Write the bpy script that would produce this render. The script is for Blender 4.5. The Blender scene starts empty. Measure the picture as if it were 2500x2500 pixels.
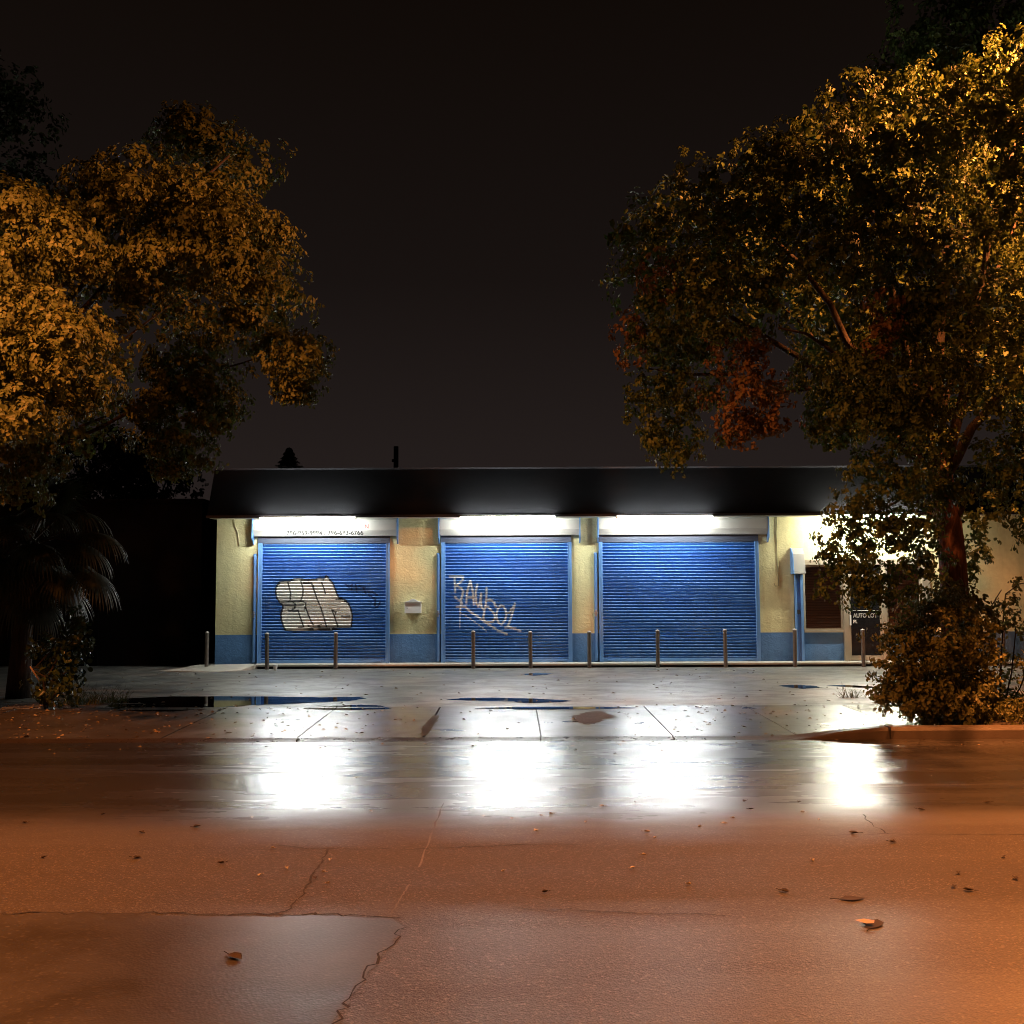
import bpy, bmesh, math, random
import numpy as np
from mathutils import Vector, Matrix
R = math.radians
random.seed(7); rng = np.random.default_rng(7)
S = bpy.context.scene
COL = S.collection

# ------------------------------------------------------------------ camera
F = 2696.0; CAMZ = 1.75; PITCH = R(4.5); ROLL = R(0.26)
_f = Vector((0, math.cos(PITCH), math.sin(PITCH)))
_r0 = Vector((1, 0, 0)); _u0 = Vector((0, -math.sin(PITCH), math.cos(PITCH)))
_r = _r0*math.cos(ROLL) - _u0*math.sin(ROLL)
_u = _u0*math.cos(ROLL) + _r0*math.sin(ROLL)
CP = Vector((0, 0, CAMZ))
cam = bpy.data.cameras.new('camera'); co = bpy.data.objects.new('camera', cam); COL.objects.link(co)
cam.sensor_width = 36; cam.lens = 36*F/2500; cam.clip_end = 2000; cam.clip_start = 0.05
M = Matrix.Identity(4)
for i in range(3):
    M[i][0] = _r[i]; M[i][1] = _u[i]; M[i][2] = -_f[i]; M[i][3] = CP[i]
co.matrix_world = M
S.camera = co
def ray(px, py): return _f + _r*((px-1250)/F) + _u*((1250-py)/F)
def at_y(px, py, Y): d = ray(px, py); return CP + d*(Y/d.y)
def at_z(px, py, z): d = ray(px, py); return CP + d*((z-CAMZ)/d.z)

# ------------------------------------------------------------------ helpers
class MB:
    def __init__(s): s.v = []; s.f = []; s.m = []
    def add(s, vs, fs, mi=0):
        o = len(s.v); s.v += [tuple(v) for v in vs]
        s.f += [tuple(i+o for i in f) for f in fs]; s.m += [mi]*len(fs); return s
    def box(s, x0, x1, y0, y1, z0, z1, mi=0):
        return s.add([(x0,y0,z0),(x1,y0,z0),(x1,y1,z0),(x0,y1,z0),(x0,y0,z1),(x1,y0,z1),(x1,y1,z1),(x0,y1,z1)],
              [(0,3,2,1),(4,5,6,7),(0,1,5,4),(1,2,6,5),(2,3,7,6),(3,0,4,7)], mi)
    def quad(s, a, b, c, d, mi=0): return s.add([a,b,c,d], [(0,1,2,3)], mi)
    def prism(s, poly, axis, a, b, mi=0):
        n = len(poly)
        def P(p, t):
            if axis == 'x': return (t, p[0], p[1])
            if axis == 'y': return (p[0], t, p[1])
            return (p[0], p[1], t)
        vs = [P(p, a) for p in poly] + [P(p, b) for p in poly]
        fs = [tuple(range(n))[::-1], tuple(range(n, 2*n))] + [(i, (i+1) % n, n+(i+1) % n, n+i) for i in range(n)]
        return s.add(vs, fs, mi)
    def tube(s, pts, rad, n=8, mi=0, cap=True, wob=0):
        pts = [Vector(p) for p in pts]
        if not hasattr(rad, '__len__'): rad = [rad]*len(pts)
        vs = []; fs = []
        ref = Vector((0.13, 0.97, 0.2))
        for i, p in enumerate(pts):
            d = (pts[min(i+1, len(pts)-1)] - pts[max(i-1, 0)]).normalized()
            a = d.cross(ref)
            if a.length < .1: a = d.cross(Vector((1, 0, 0)))
            a.normalize(); b = d.cross(a)
            for k in range(n):
                t = 2*math.pi*k/n; rr = rad[i]*(1+wob*random.uniform(-1, 1))
                vs.append(p + a*(rr*math.cos(t)) + b*(rr*math.sin(t)))
        for i in range(len(pts)-1):
            for k in range(n):
                fs.append((i*n+k, i*n+(k+1) % n, (i+1)*n+(k+1) % n, (i+1)*n+k))
        if cap: fs.append(tuple(range(n))[::-1]); fs.append(tuple(range((len(pts)-1)*n, len(pts)*n)))
        return s.add(vs, fs, mi)
    def build(s, name, mats, parent=None, smooth=False, bevel=0):
        me = bpy.data.meshes.new(name); me.from_pydata(s.v, [], s.f)
        if not isinstance(mats, (list, tuple)): mats = [mats]
        for m in mats: me.materials.append(m)
        if len(mats) > 1: me.polygons.foreach_set('material_index', s.m)
        bm = bmesh.new(); bm.from_mesh(me); bmesh.ops.recalc_face_normals(bm, faces=bm.faces); bm.to_mesh(me); bm.free()
        if smooth: me.polygons.foreach_set('use_smooth', [True]*len(me.polygons))
        me.update()
        o = bpy.data.objects.new(name, me); COL.objects.link(o)
        if parent is not None: adopt(o, parent)
        if bevel:
            b = o.modifiers.new('bevel', 'BEVEL'); b.width = bevel; b.segments = 2; b.limit_method = 'ANGLE'
        return o
def adopt(o, parent):
    o.parent = parent
    w = Vector(parent['_w']); o['_w'] = tuple(w)
    if o.type == 'MESH': o.data.transform(Matrix.Translation(-w)); o.data.update()
    else: o.location = o.location - w
def thing(name, label, cat, loc=(0, 0, 0), group=None):
    o = bpy.data.objects.new(name, None); COL.objects.link(o); o.location = loc; o.empty_display_size = .2
    o['_w'] = tuple(loc); return tag(o, label, cat, group)
def tag(o, label, cat, group=None, kind=None):
    o['label'] = label; o['category'] = cat
    if group: o['group'] = group
    if kind: o['kind'] = kind
    return o
def struct(o, label, cat): return tag(o, label, cat, None, 'structure')

# ------------------------------------------------------------------ materials
class NT:
    def __init__(s, name):
        s.m = bpy.data.materials.new(name); s.m.use_nodes = True; s.t = s.m.node_tree
        s.t.nodes.clear(); s.out = s.n('ShaderNodeOutputMaterial')
    def n(s, typ, **k):
        nd = s.t.nodes.new(typ)
        for a, b in k.items(): setattr(nd, a, b)
        return nd
    def l(s, a, b): s.t.links.new(a, b)
    def noise(s, vec, scale, detail=4, rough=.55, dist=0):
        n = s.n('ShaderNodeTexNoise'); n.inputs['Scale'].default_value = scale; n.inputs['Detail'].default_value = detail
        n.inputs['Roughness'].default_value = rough; n.inputs['Distortion'].default_value = dist
        if vec is not None: s.l(vec, n.inputs['Vector'])
        return n.outputs['Fac']
    def ramp(s, fac, stops, interp='LINEAR'):
        r = s.n('ShaderNodeValToRGB'); e = r.color_ramp.elements; r.color_ramp.interpolation = interp
        while len(e) < len(stops): e.new(.5)
        for i, (p, c) in enumerate(stops):
            e[i].position = p; e[i].color = (c, c, c, 1) if not hasattr(c, '__len__') else (*c, 1)
        s.l(fac, r.inputs[0]); return r.outputs[0]
    def math(s, op, a, b=None, c=None, clamp=False):
        m = s.n('ShaderNodeMath', operation=op, use_clamp=clamp)
        for i, x in enumerate((a, b, c)):
            if x is None: continue
            if isinstance(x, (int, float)): m.inputs[i].default_value = x
            else: s.l(x, m.inputs[i])
        return m.outputs[0]
    def mix(s, fac, a, b, mode='MIX'):
        m = s.n('ShaderNodeMix', data_type='RGBA', blend_type=mode)
        for i, x in ((0, fac), (6, a), (7, b)):
            if hasattr(x, 'links'): s.l(x, m.inputs[i])
            elif isinstance(x, (int, float)): m.inputs[i].default_value = x if i == 0 else (x, x, x, 1)
            else: m.inputs[i].default_value = (*x, 1)
        return m.outputs[2]
    def mrange(s, v, a, b, c, d):
        m = s.n('ShaderNodeMapRange'); s.l(v, m.inputs[0])
        for i, x in enumerate((a, b, c, d)): m.inputs[i+1].default_value = x
        return m.outputs[0]
    def pos(s):
        g = s.n('ShaderNodeNewGeometry'); return g.outputs['Position']
    def xyz(s, v):
        x = s.n('ShaderNodeSeparateXYZ'); s.l(v, x.inputs[0]); return x.outputs
    def scale(s, v, sc):
        m = s.n('ShaderNodeMapping'); m.inputs['Scale'].default_value = sc; s.l(v, m.inputs[0]); return m.outputs[0]
    def bump(s, h, strength, dist=.01, prev=None):
        b = s.n('ShaderNodeBump'); b.inputs['Distance'].default_value = dist
        if hasattr(strength, 'links'): s.l(strength, b.inputs['Strength'])
        else: b.inputs['Strength'].default_value = strength
        s.l(h, b.inputs['Height'])
        if prev is not None: s.l(prev, b.inputs['Normal'])
        return b.outputs[0]
    def bsdf(s, color, rough=.6, normal=None, metal=0, spec=.5, coat=0):
        p = s.n('ShaderNodeBsdfPrincipled')
        for nm, x in (('Base Color', color), ('Roughness', rough), ('Metallic', metal), ('Specular IOR Level', spec), ('Coat Weight', coat)):
            if hasattr(x, 'links'): s.l(x, p.inputs[nm])
            elif nm == 'Base Color': p.inputs[nm].default_value = (*x, 1)
            else: p.inputs[nm].default_value = x
        if normal is not None: s.l(normal, p.inputs['Normal'])
        s.l(p.outputs[0], s.out.inputs[0]); s.p = p
        return p
def simple(name, col, rough=.6, metal=0, var=.25, vs=6, bump=0, bs=60, spec=.5, coat=0):
    t = NT(name); P = t.pos()
    n = t.noise(P, vs, 5)
    c = t.mix(n, tuple(x*(1-var) for x in col), tuple(min(1, x*(1+var)) for x in col))
    rr = t.mrange(t.noise(P, vs*3, 3), .3, .7, rough*.85, min(1, rough*1.15))
    nm = t.bump(t.noise(P, bs, 4), bump, .01) if bump else None
    t.bsdf(c, rr, nm, metal, spec, coat); return t.m
def emit(name, col, st):
    t = NT(name); e = t.n('ShaderNodeEmission'); e.inputs[0].default_value = (*col, 1); e.inputs[1].default_value = st
    t.l(e.outputs[0], t.out.inputs[0]); return t.m

def stucco(name, col):
    t = NT(name); P = t.pos()
    big = t.noise(P, 1.3, 5, .6); med = t.noise(P, 7, 5, .6)
    c = t.mix(big, tuple(x*.80 for x in col), tuple(x*1.1 for x in col))
    c = t.mix(t.ramp(med, [(.35, .0), (.75, .5)]), c, tuple(x*.7 for x in col))
    z = t.xyz(P)[2]
    streak = t.noise(t.scale(P, (9, 9, .7)), 1, 4)
    c = t.mix(t.ramp(streak, [(.55, 0), (.8, .35)]), c, tuple(x*.55 for x in col))
    dirt = t.math('MULTIPLY', t.mrange(z, .14, .5, 1, 0), t.mrange(med, .3, .7, .2, .9))
    c = t.mix(dirt, c, tuple(x*.45 for x in col))
    h = t.math('ADD', t.noise(t.scale(P, (1, 1, 1.3)), 9, 3, .5, 1.2), t.math('MULTIPLY', t.noise(P, 45, 3), .3))
    t.bsdf(c, .85, t.bump(h, .5, .022), 0, .2); return t.m
M_wall = stucco('stucco_cream', (.70, .65, .36))
M_wains = stucco('stucco_blue', (.10, .22, .44))
M_dado2 = stucco('stucco_grey_blue', (.09, .14, .22))

def shutter_mat(name):
    t = NT(name); P = t.pos()
    n = t.noise(t.scale(P, (1.2, 1.2, 5)), 2, 5)
    c = t.mix(n, (.026, .13, .44), (.04, .175, .54))
    scr = t.noise(t.scale(P, (1, 1, .25)), 30, 4)
    c = t.mix(t.ramp(scr, [(.62, 0), (.78, .3)]), c, (.10, .17, .30))
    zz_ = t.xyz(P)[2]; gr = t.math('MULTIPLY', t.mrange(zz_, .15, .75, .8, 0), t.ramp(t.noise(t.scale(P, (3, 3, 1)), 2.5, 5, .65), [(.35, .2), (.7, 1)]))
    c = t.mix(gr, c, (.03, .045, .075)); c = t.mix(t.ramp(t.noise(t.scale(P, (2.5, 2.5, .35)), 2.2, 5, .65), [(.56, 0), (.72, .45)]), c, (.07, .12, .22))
    a = t.n('ShaderNodeAttribute', attribute_name='paint')
    sep = t.n('ShaderNodeSeparateColor'); t.l(a.outputs['Color'], sep.inputs[0])
    spray = t.noise(P, 22, 4)
    c = t.mix(t.math('MULTIPLY', sep.outputs[2], t.mrange(t.noise(t.scale(P, (1, 1, 6)), 3, 4), .3, .7, .35, .75)), c, (.30, .42, .62))  # slat lips coloured paler so they read as lit edges
    c = t.mix(t.math('MULTIPLY', sep.outputs[0], t.mrange(spray, .25, .6, .75, 1)), c, (.80, .78, .70))
    c = t.mix(t.math('MULTIPLY', sep.outputs[1], t.mrange(spray, .25, .6, .8, 1)), c, (.012, .011, .012))
    t.bsdf(c, .55, t.bump(t.noise(P, 80, 3), .1, .004), 0, .25); return t.m
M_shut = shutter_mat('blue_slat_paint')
M_rail = simple('blue_rail_paint', (.12, .27, .56), .45, 0, .2, 4, .1)
M_hood = simple('white_painted_sheet', (.36, .355, .33), .5, 0, .12, 3, .05)
M_hoodlow = simple('hood_shadow_grey', (.045, .055, .085), .5, 0, .2, 3, .05)  # lower hood panel, the hood's shadow put into its dark colour
M_white = simple('white_enamel', (.75, .75, .73), .45, 0, .1, 5)
M_soffit = simple('soffit_paint', (.55, .53, .45), .7, 0, .15, 2, .1)
M_drip = simple('dark_drip_edge', (.03, .03, .035), .5)
M_black = simple('black_ink', (.02, .02, .02), .6)
M_greyink = simple('grey_ink', (.13, .13, .14), .6)
M_red = simple('red_ink', (.55, .05, .04), .6)
M_steel = simple('dull_steel_pipe', (.14, .12, .10), .5, .35, .35, 12, .15)
M_steelcap = simple('pale_cap', (.42, .40, .36), .6, .2)
M_lock = simple('lock_steel', (.5, .5, .5), .35, .9)
M_alu = simple('aluminium_frame', (.36, .31, .23), .45, .3, .15, 3)
M_cable = simple('pale_cable', (.62, .58, .36), .5)
M_cable2 = simple('olive_cable', (.22, .20, .10), .6)
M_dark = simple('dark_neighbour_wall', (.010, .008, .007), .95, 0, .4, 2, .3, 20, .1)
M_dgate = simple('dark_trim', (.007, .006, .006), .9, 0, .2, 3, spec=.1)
M_ledge = simple('painted_concrete_ledge', (.42, .40, .34), .7, 0, .25, 3, .2)
M_ledgeside = simple('dark_ledge_face', (.03, .028, .025), .9)  # recessed face coloured near-black for the shadow under the ledge nosing
M_bark = None
def bark(name, c1, c2):
    t = NT(name); P = t.pos()
    s = t.noise(t.scale(P, (14, 14, 2.2)), 1.3, 6, .65, .6)
    c = t.mix(t.ramp(s, [(.35, 0), (.65, 1)]), c1, c2)
    t.bsdf(c, .8, t.bump(s, 1, .04), 0, .3); return t.m
M_bark = bark('bark', (.06, .03, .02), (.20, .09, .055))
M_barkdark = bark('dark_bark', (.018, .013, .010), (.055, .038, .028))
M_twig = simple('pale_twig', (.35, .25, .2), .8)

def leafmat(name, cols, transl=.25, rough=.55):
    t = NT(name); g = t.n('ShaderNodeNewGeometry'); rd = g.outputs['Random Per Island']
    c = t.ramp(rd, [(i/(len(cols)-1), c) for i, c in enumerate(cols)])
    big = t.noise(g.outputs['Position'], 1.1, 3)
    c = t.mix(t.ramp(big, [(.35, 0), (.65, .35)]), c, cols[0])
    p = t.bsdf(c, rough, None, 0, .3)
    tr = t.n('ShaderNodeBsdfTranslucent'); t.l(c, tr.inputs[0])
    mx = t.n('ShaderNodeMixShader'); mx.inputs[0].default_value = transl
    t.l(p.outputs[0], mx.inputs[1]); t.l(tr.outputs[0], mx.inputs[2]); t.l(mx.outputs[0], t.out.inputs[0]); return t.m
M_leaf = leafmat('green_leaves', [(.04, .062, .016), (.065, .10, .022), (.085, .12, .03), (.115, .135, .035)])
M_leafl = leafmat('pale_green_leaves', [(.06, .076, .02), (.085, .105, .028), (.11, .125, .036), (.14, .14, .042)])
M_leafred = leafmat('red_brown_leaves', [(.09, .055, .02), (.15, .078, .03), (.19, .10, .042), (.11, .088, .03)])
M_leafbush = leafmat('bush_leaves', [(.08, .09, .024), (.125, .135, .038), (.17, .17, .055), (.22, .20, .085)])
M_leafdark = leafmat('dark_leaves', [(.015, .02, .008), (.025, .035, .012), (.04, .045, .02)])
M_palm = leafmat('palm_blades', [(.018, .022, .01), (.03, .035, .014), (.045, .045, .022)], .1, .6)
M_grass = leafmat('grass_blades', [(.05, .06, .02), (.09, .10, .03), (.15, .13, .06)], .2, .5)

# road
def asphalt(name, far_smooth=True):
    t = NT(name); P = t.pos(); X, Y, Z = t.xyz(P)
    flat = t.scale(P, (1, 1, 0))
    vor = t.n('ShaderNodeTexVoronoi'); vor.inputs['Scale'].default_value = 110; t.l(flat, vor.inputs['Vector'])
    vor2 = t.n('ShaderNodeTexVoronoi'); vor2.inputs['Scale'].default_value = 42; t.l(flat, vor2.inputs['Vector'])
    big = t.noise(flat, .45, 5, .6); streak = t.noise(t.scale(P, (.25, 1.6, 0)), 1.0, 5, .6, .4)
    wob = t.math('MULTIPLY', t.math('SUBTRACT', t.noise(t.scale(P, (1.2, 2.5, 0)), 1.5, 5, .6), .5), .5)
    Yw = t.math('ADD', Y, wob); far = t.mrange(Yw, 8.6, 9.5, 0, 1); mid = t.mrange(Yw, 8.0, 9.4, 0, 1); low = t.mrange(Yw, 6.7, 6.1, 0, 1)
    c = t.mix(big, (.026, .021, .018), (.056, .047, .040))
    stone = t.ramp(vor.outputs['Color'], [(.70, 0), (.95, 1)])
    c = t.mix(t.math('MULTIPLY', stone, .7), c, (.17, .15, .13))
    vor3 = t.n('ShaderNodeTexVoronoi'); vor3.inputs['Scale'].default_value = 72; t.l(flat, vor3.inputs['Vector'])
    c = t.mix(t.math('MULTIPLY', low, t.ramp(vor3.outputs['Color'], [(.78, 0), (.92, .75)])), c, (.19, .165, .14))
    c = t.mix(t.ramp(t.noise(flat, 70, 2), [(.58, 0), (.70, .6)]), c, (.012, .010, .009))
    c = t.mix(t.ramp(streak, [(.45, 0), (.75, .5)]), c, (.055, .05, .047))
    c = t.mix(far, c, t.mix(streak, (.02, .019, .018), (.045, .042, .04)))
    spots = t.noise(flat, 3.3, 3, .5)
    c = t.mix(t.math('MULTIPLY', t.math('SUBTRACT', 1, far), t.ramp(spots, [(.70, 0), (.76, .6)])), c, (.03, .026, .022))
    r_near = t.math('ADD', t.math('ADD', t.mrange(big, .3, .7, .62, .78), t.mrange(low, 0, 1, 0, -.14)), t.mrange(streak, .3, .7, -.05, .05))
    r_far = t.math('ADD', t.mrange(streak, .3, .7, .20, .30), t.mrange(big, .3, .7, -.03, .04))
    ro = t.n('ShaderNodeMix', data_type='FLOAT'); t.l(far, ro.inputs[0]); t.l(r_near, ro.inputs[2]); t.l(r_far, ro.inputs[3])
    h = t.math('ADD', t.math('MULTIPLY', vor.outputs['Distance'], .7), t.math('MULTIPLY', vor2.outputs['Distance'], .6))
    st = t.math('ADD', t.mrange(far, 0, 1, .5, .14), t.math('MULTIPLY', low, .4))
    nm = t.bump(h, st, .006)
    nm = t.bump(t.noise(flat, 2.2, 4), .12, .02, nm)
    p = t.bsdf(c, ro.outputs[0], nm, 0, t.mrange(far, 0, 1, .25, .5))
    cw = t.math('ADD', t.math('ADD', t.math('ADD', t.mrange(mid, 0, 1, .0, .55), t.mrange(low, 0, 1, 0, .30)), t.mrange(far, 0, 1, 0, .12)), t.math('MULTIPLY', t.math('MAXIMUM', mid, low), t.mrange(streak, .35, .65, -.15, .15)), clamp=True)
    t.l(cw, p.inputs['Coat Weight']); t.l(t.math('ADD', t.mrange(far, 0, 1, .33, .28), t.math('ADD', t.mrange(streak, .3, .7, -.05, .06), t.mrange(big, .3, .7, -.05, .05))), p.inputs['Coat Roughness'])
    t.l(t.bump(t.noise(t.scale(P, (1, 1.6, 0)), 70, 3), .35, .005), p.inputs['Coat Normal'])
    return t.m
M_road = asphalt('wet_asphalt')
def patchm():
    t = NT('dark_patch_asphalt'); P = t.pos(); flat = t.scale(P, (1, 1, 0))
    vor = t.n('ShaderNodeTexVoronoi'); vor.inputs['Scale'].default_value = 70; t.l(flat, vor.inputs['Vector'])
    big = t.noise(flat, .9, 5, .6)
    c = t.mix(big, (.023, .020, .0175), (.05, .044, .039))
    c = t.mix(t.math('MULTIPLY', t.ramp(vor.outputs['Color'], [(.75, 0), (.98, 1)]), .5), c, (.13, .115, .10))
    ro = t.mrange(big, .35, .65, .32, .56)
    nm = t.bump(vor.outputs['Distance'], .22, .004); nm = t.bump(big, .12, .05, nm)
    t.bsdf(c, ro, nm); p = t.p; t.l(t.ramp(big, [(.40, .0), (.60, .42)]), p.inputs['Coat Weight']); p.inputs['Coat Roughness'].default_value = .3; return t.m
M_patch = patchm()
def lotm():
    t = NT('wet_lot_asphalt'); P = t.pos(); flat = t.scale(P, (1, 1, 0)); Y = t.xyz(P)[1]
    big = t.noise(t.scale(P, (.9, 1, 0)), 1.5, 7, .68, .8); fine = t.noise(flat, 60, 3)
    mid = t.noise(t.scale(P, (.8, 1.1, 0)), 1.9, 6, .65, .6)
    c = t.mix(t.ramp(big, [(.33, 0), (.67, 1)]), (.075, .073, .065), (.27, .265, .235))
    c = t.mix(t.ramp(mid, [(.50, 0), (.62, .85)]), c, (.05, .048, .045))
    c = t.mix(t.math('MULTIPLY', t.ramp(fine, [(.5, 0), (.75, 1)]), .6), c, (.36, .36, .33))
    ro = t.math('ADD', t.mrange(big, .3, .7, .36, .58), t.mrange(mid, .3, .7, .06, -.06))
    nm = t.bump(t.noise(flat, 38, 4), .7, .010); nm = t.bump(big, .3, .04, nm)
    p = t.bsdf(c, ro, nm); t.l(t.ramp(t.noise(t.scale(P, (.8, .9, 0)), 1.3, 7, .7, .8), [(.40, .9), (.60, .05)]), p.inputs['Coat Weight']); p.inputs['Coat Roughness'].default_value = .36; t.l(t.bump(t.noise(flat, 16, 4), .3, .012), p.inputs['Coat Normal']); return t.m
M_lot = lotm()
def walkm(name, wet):
    t = NT(name); P = t.pos(); flat = t.scale(P, (1, 1, 0))
    big = t.noise(flat, .8, 5, .6, .5); fine = t.noise(flat, 90, 3)
    c = t.mix(big, (.045, .042, .038), (.10, .093, .083))
    c = t.mix(t.ramp(t.noise(flat, 2.6, 5), [(.5, 0), (.75, .5)]), c, (.05, .036, .026))
    dry = t.ramp(t.noise(flat, .7, 3, .5, .6), [(.5, 0), (.75, 1)])
    ro = t.math('ADD', t.mrange(big, .3, .7, wet-.06, wet+.08), t.math('MULTIPLY', dry, .22))
    nm = t.bump(fine, .14, .004); nm = t.bump(t.noise(flat, 3, 3), .10, .02, nm)
    p = t.bsdf(c, ro, nm, 0, .5); t.l(t.ramp(t.noise(flat, 1.1, 5, .6, .5), [(.36, 1), (.62, .25)]), p.inputs['Coat Weight']); t.l(t.bump(t.noise(flat, 5, 3), .2, .03), p.inputs['Coat Normal']); p.inputs['Coat Roughness'].default_value = .24; return t.m
M_walk = walkm('wet_concrete', .31)
M_walkwet = walkm('soaked_concrete', .16)
M_joint = simple('dark_joint', (.018, .015, .012), .8)
M_kerb = simple('kerb_concrete', (.11, .09, .075), .42, 0, .35, 5, .3)
M_crack = simple('crack_dark', (.012, .010, .009), .9)  # near-black ribbons drawn as asphalt cracks
M_soil = simple('wet_soil', (.03, .02, .014), .7, 0, .5, 8, .8, 30)
M_ground = simple('dark_ground', (.02, .018, .015), .9, 0, .4, .5)
t = NT('puddle_water'); t.bsdf((.006, .006, .006), .03, t.bump(t.noise(t.pos(), 7, 2), .02, .004), 0, .5); M_water = t.m
t = NT('window_glass'); t.bsdf((.01, .01, .011), .06, None, 0, .5); M_glass = t.m
def blindm():
    t = NT('brown_blind'); P = t.pos(); z = t.xyz(P)[2]
    w = t.math('FRACT', t.math('MULTIPLY', z, 24))
    c = t.mix(t.ramp(w, [(.0, 0), (.3, 1), (.8, 1), (1, 0)]), (.025, .016, .012), (.13, .085, .06))
    t.bsdf(c, .45, t.bump(t.math('PINGPONG', w, .5), .5, .02)); return t.m
M_blind = blindm()
def shingle():
    t = NT('dark_shingles'); P = t.pos()
    row = t.math('FRACT', t.math('MULTIPLY', t.xyz(P)[2], 6.5)); big = t.noise(P, 1.2, 5, .6)
    c = t.mix(t.noise(t.scale(P, (3, 3, 12)), 1.5, 4), (.0045, .0045, .0055), (.0085, .0087, .0102))
    c = t.mix(t.ramp(big, [(.5, 0), (.7, .5)]), c, (.004, .004, .0045))
    nm = t.bump(row, .12, .01); nm = t.bump(t.noise(P, 60, 4), .35, .006, nm)
    t.bsdf(c, .8, nm, 0, .1); return t.m
M_shingle = shingle()
M_litter = leafmat('dead_leaf_bits', [(.10, .06, .03), (.3, .22, .14), (.45, .38, .28), (.06, .04, .03)], .1, .4)
M_litterpale = leafmat('pale_dead_leaf', [(.30, .25, .19), (.42, .38, .31)], .1, .35)
M_litterdark = leafmat('dark_dead_leaf', [(.022, .014, .010), (.04, .024, .015)], .05, .8)
M_lamp = emit('tube_glow', (.97, 1.0, .95), 410)
M_lampy = emit('warm_tube_glow', (1.0, .98, .82), 640)
M_sod = emit('sodium_glow', (1, .40, .1), 60)

# ------------------------------------------------------------------ ground
KY = 13.7            # kerb face
CR = 9.25            # crown of the road
def road_z(y): return .004*(y-CR) if y > CR else -.006*(CR-y)
def on_road(px, py):
    z = .0
    for _ in range(12): p = at_z(px, py, z); z = road_z(p.y)
    return p
LZ = .04
b = MB(); b.quad((-400, -200, -.25), (400, -200, -.25), (400, 600, -.25), (-400, 600, -.25))
struct(b.build('ground', M_ground), 'dark bare ground stretching out beyond the lot and road', 'ground')
b = MB()
ys = [-9, -2, 2, 4, 6, 7.5, 8.6, 9.0, 9.2, 9.3, 9.6, 10.5, 12, KY-.02]
for i in range(len(ys)-1):
    b.quad((-70, ys[i], road_z(ys[i])), (70, ys[i], road_z(ys[i])), (70, ys[i+1], road_z(ys[i+1])), (-70, ys[i+1], road_z(ys[i+1])))
def crack(pts, w=.012, jit=.02, n=5):
    w3 = [on_road(*p) for p in pts]; out = []
    for a, c in zip(w3, w3[1:]):
        k = max(2, int((c-a).length/.06))
        for i in range(k):
            q = a.lerp(c, i/k); out.append(Vector((q.x+random.uniform(-jit, jit), q.y+random.uniform(-jit, jit), 0)))
    out.append(w3[-1])
    for a, c in zip(out, out[1:]):
        d = (c-a); d.z = 0
        if d.length < 1e-4: continue
        s = Vector((-d.y, d.x, 0)).normalized()*w*random.uniform(.3, 1)*.5
        z1 = road_z(a.y)+.003; z2 = road_z(c.y)+.003
        b.quad((a.x-s.x, a.y-s.y, z1), (a.x+s.x, a.y+s.y, z1), (c.x+s.x, c.y+s.y, z2), (c.x-s.x, c.y-s.y, z2), 1)
crack([(665, 2062), (760, 2072), (1000, 2074), (1150, 2068), (1300, 2062), (1420, 2064)], .014)
crack([(803, 2072), (770, 2130), (735, 2190), (700, 2226), (650, 2234)], .016, .012)
crack([(2105, 1990), (2130, 2015), (2165, 2035), (2170, 2037)], .014, .015)
crack([(1900, 2042), (2170, 2037), (2330, 2038), (2500, 2038)], .010)
crack([(630, 1975), (680, 1955)], .02, .02); crack([(705, 1922), (745, 1910)], .014)
crack([(380, 1895), (520, 1902), (640, 1925)], .01)
crack([(1250, 2218), (1500, 2225), (1770, 2236)], .010, .03)
crack([(0, 2230), (250, 2229), (500, 2231), (700, 2232), (980, 2240)], .022, .035); crack([(985, 2262), (950, 2310), (900, 2375), (810, 2502)], .016, .03)
def scrape(p, q, w):
    a = on_road(*p); c = on_road(*q); n = 14; prev = None
    for i in range(n+1):
        g_ = a.lerp(c, i/n); x_ = g_.x+random.uniform(-.006, .006); z_ = road_z(g_.y)+.0025; ww = w*random.uniform(.3, 1)
        cur = ((x_-ww, g_.y, z_), (x_+ww, g_.y, z_))
        if prev: b.quad(prev[0], prev[1], cur[1], cur[0], 2)
        prev = cur
scrape((1082, 1962), (1022, 2118), .009); scrape((1000, 2160), (955, 2230), .008)
road = b.build('road', [M_road, M_crack, simple('scraped_asphalt', (.085, .07, .06), .7, 0, .4, 20)]); struct(road, 'wet two lane asphalt road shining with orange and white light', 'road')

# dark resurfaced patch at the near left
b = MB()
edge = [(-400, 2235), (0, 2233), (180, 2230), (400, 2236), (640, 2238), (830, 2234), (960, 2240), (985, 2262), (955, 2305), (905, 2370), (860, 2430), (810, 2500), (760, 2570), (600, 2700), (-500, 2700)]
pts = []
for (p, q) in zip(edge, edge[1:]):
    for i in range(16):
        u = i/16; w = on_road(p[0]+(q[0]-p[0])*u, p[1]+(q[1]-p[1])*u)
        pts.append((w.x+random.gauss(0, .014), w.y+random.gauss(0, .014)+.05*math.sin(w.x*2.1)+.03*math.sin(w.x*5.3+1), 0))
pr = random.Random(3); pts = []
for (p, q) in zip(edge, edge[1:]):
    a = on_road(*p); c = on_road(*q); n = max(1, int((c-a).length/.07))
    for i in range(n):
        w = a.lerp(c, i/n); pts.append((w.x+pr.gauss(0, .009), w.y+pr.gauss(0, .009)+.02*math.sin(w.x*2.1), 0))
pts = [(x, y, road_z(y)+.0025) for x, y, _ in pts]
b.add(pts, [tuple(range(len(pts)))])
struct(b.build('road_patch', M_patch), 'darker smoother asphalt repair patch in the near left lane', 'road')

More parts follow.
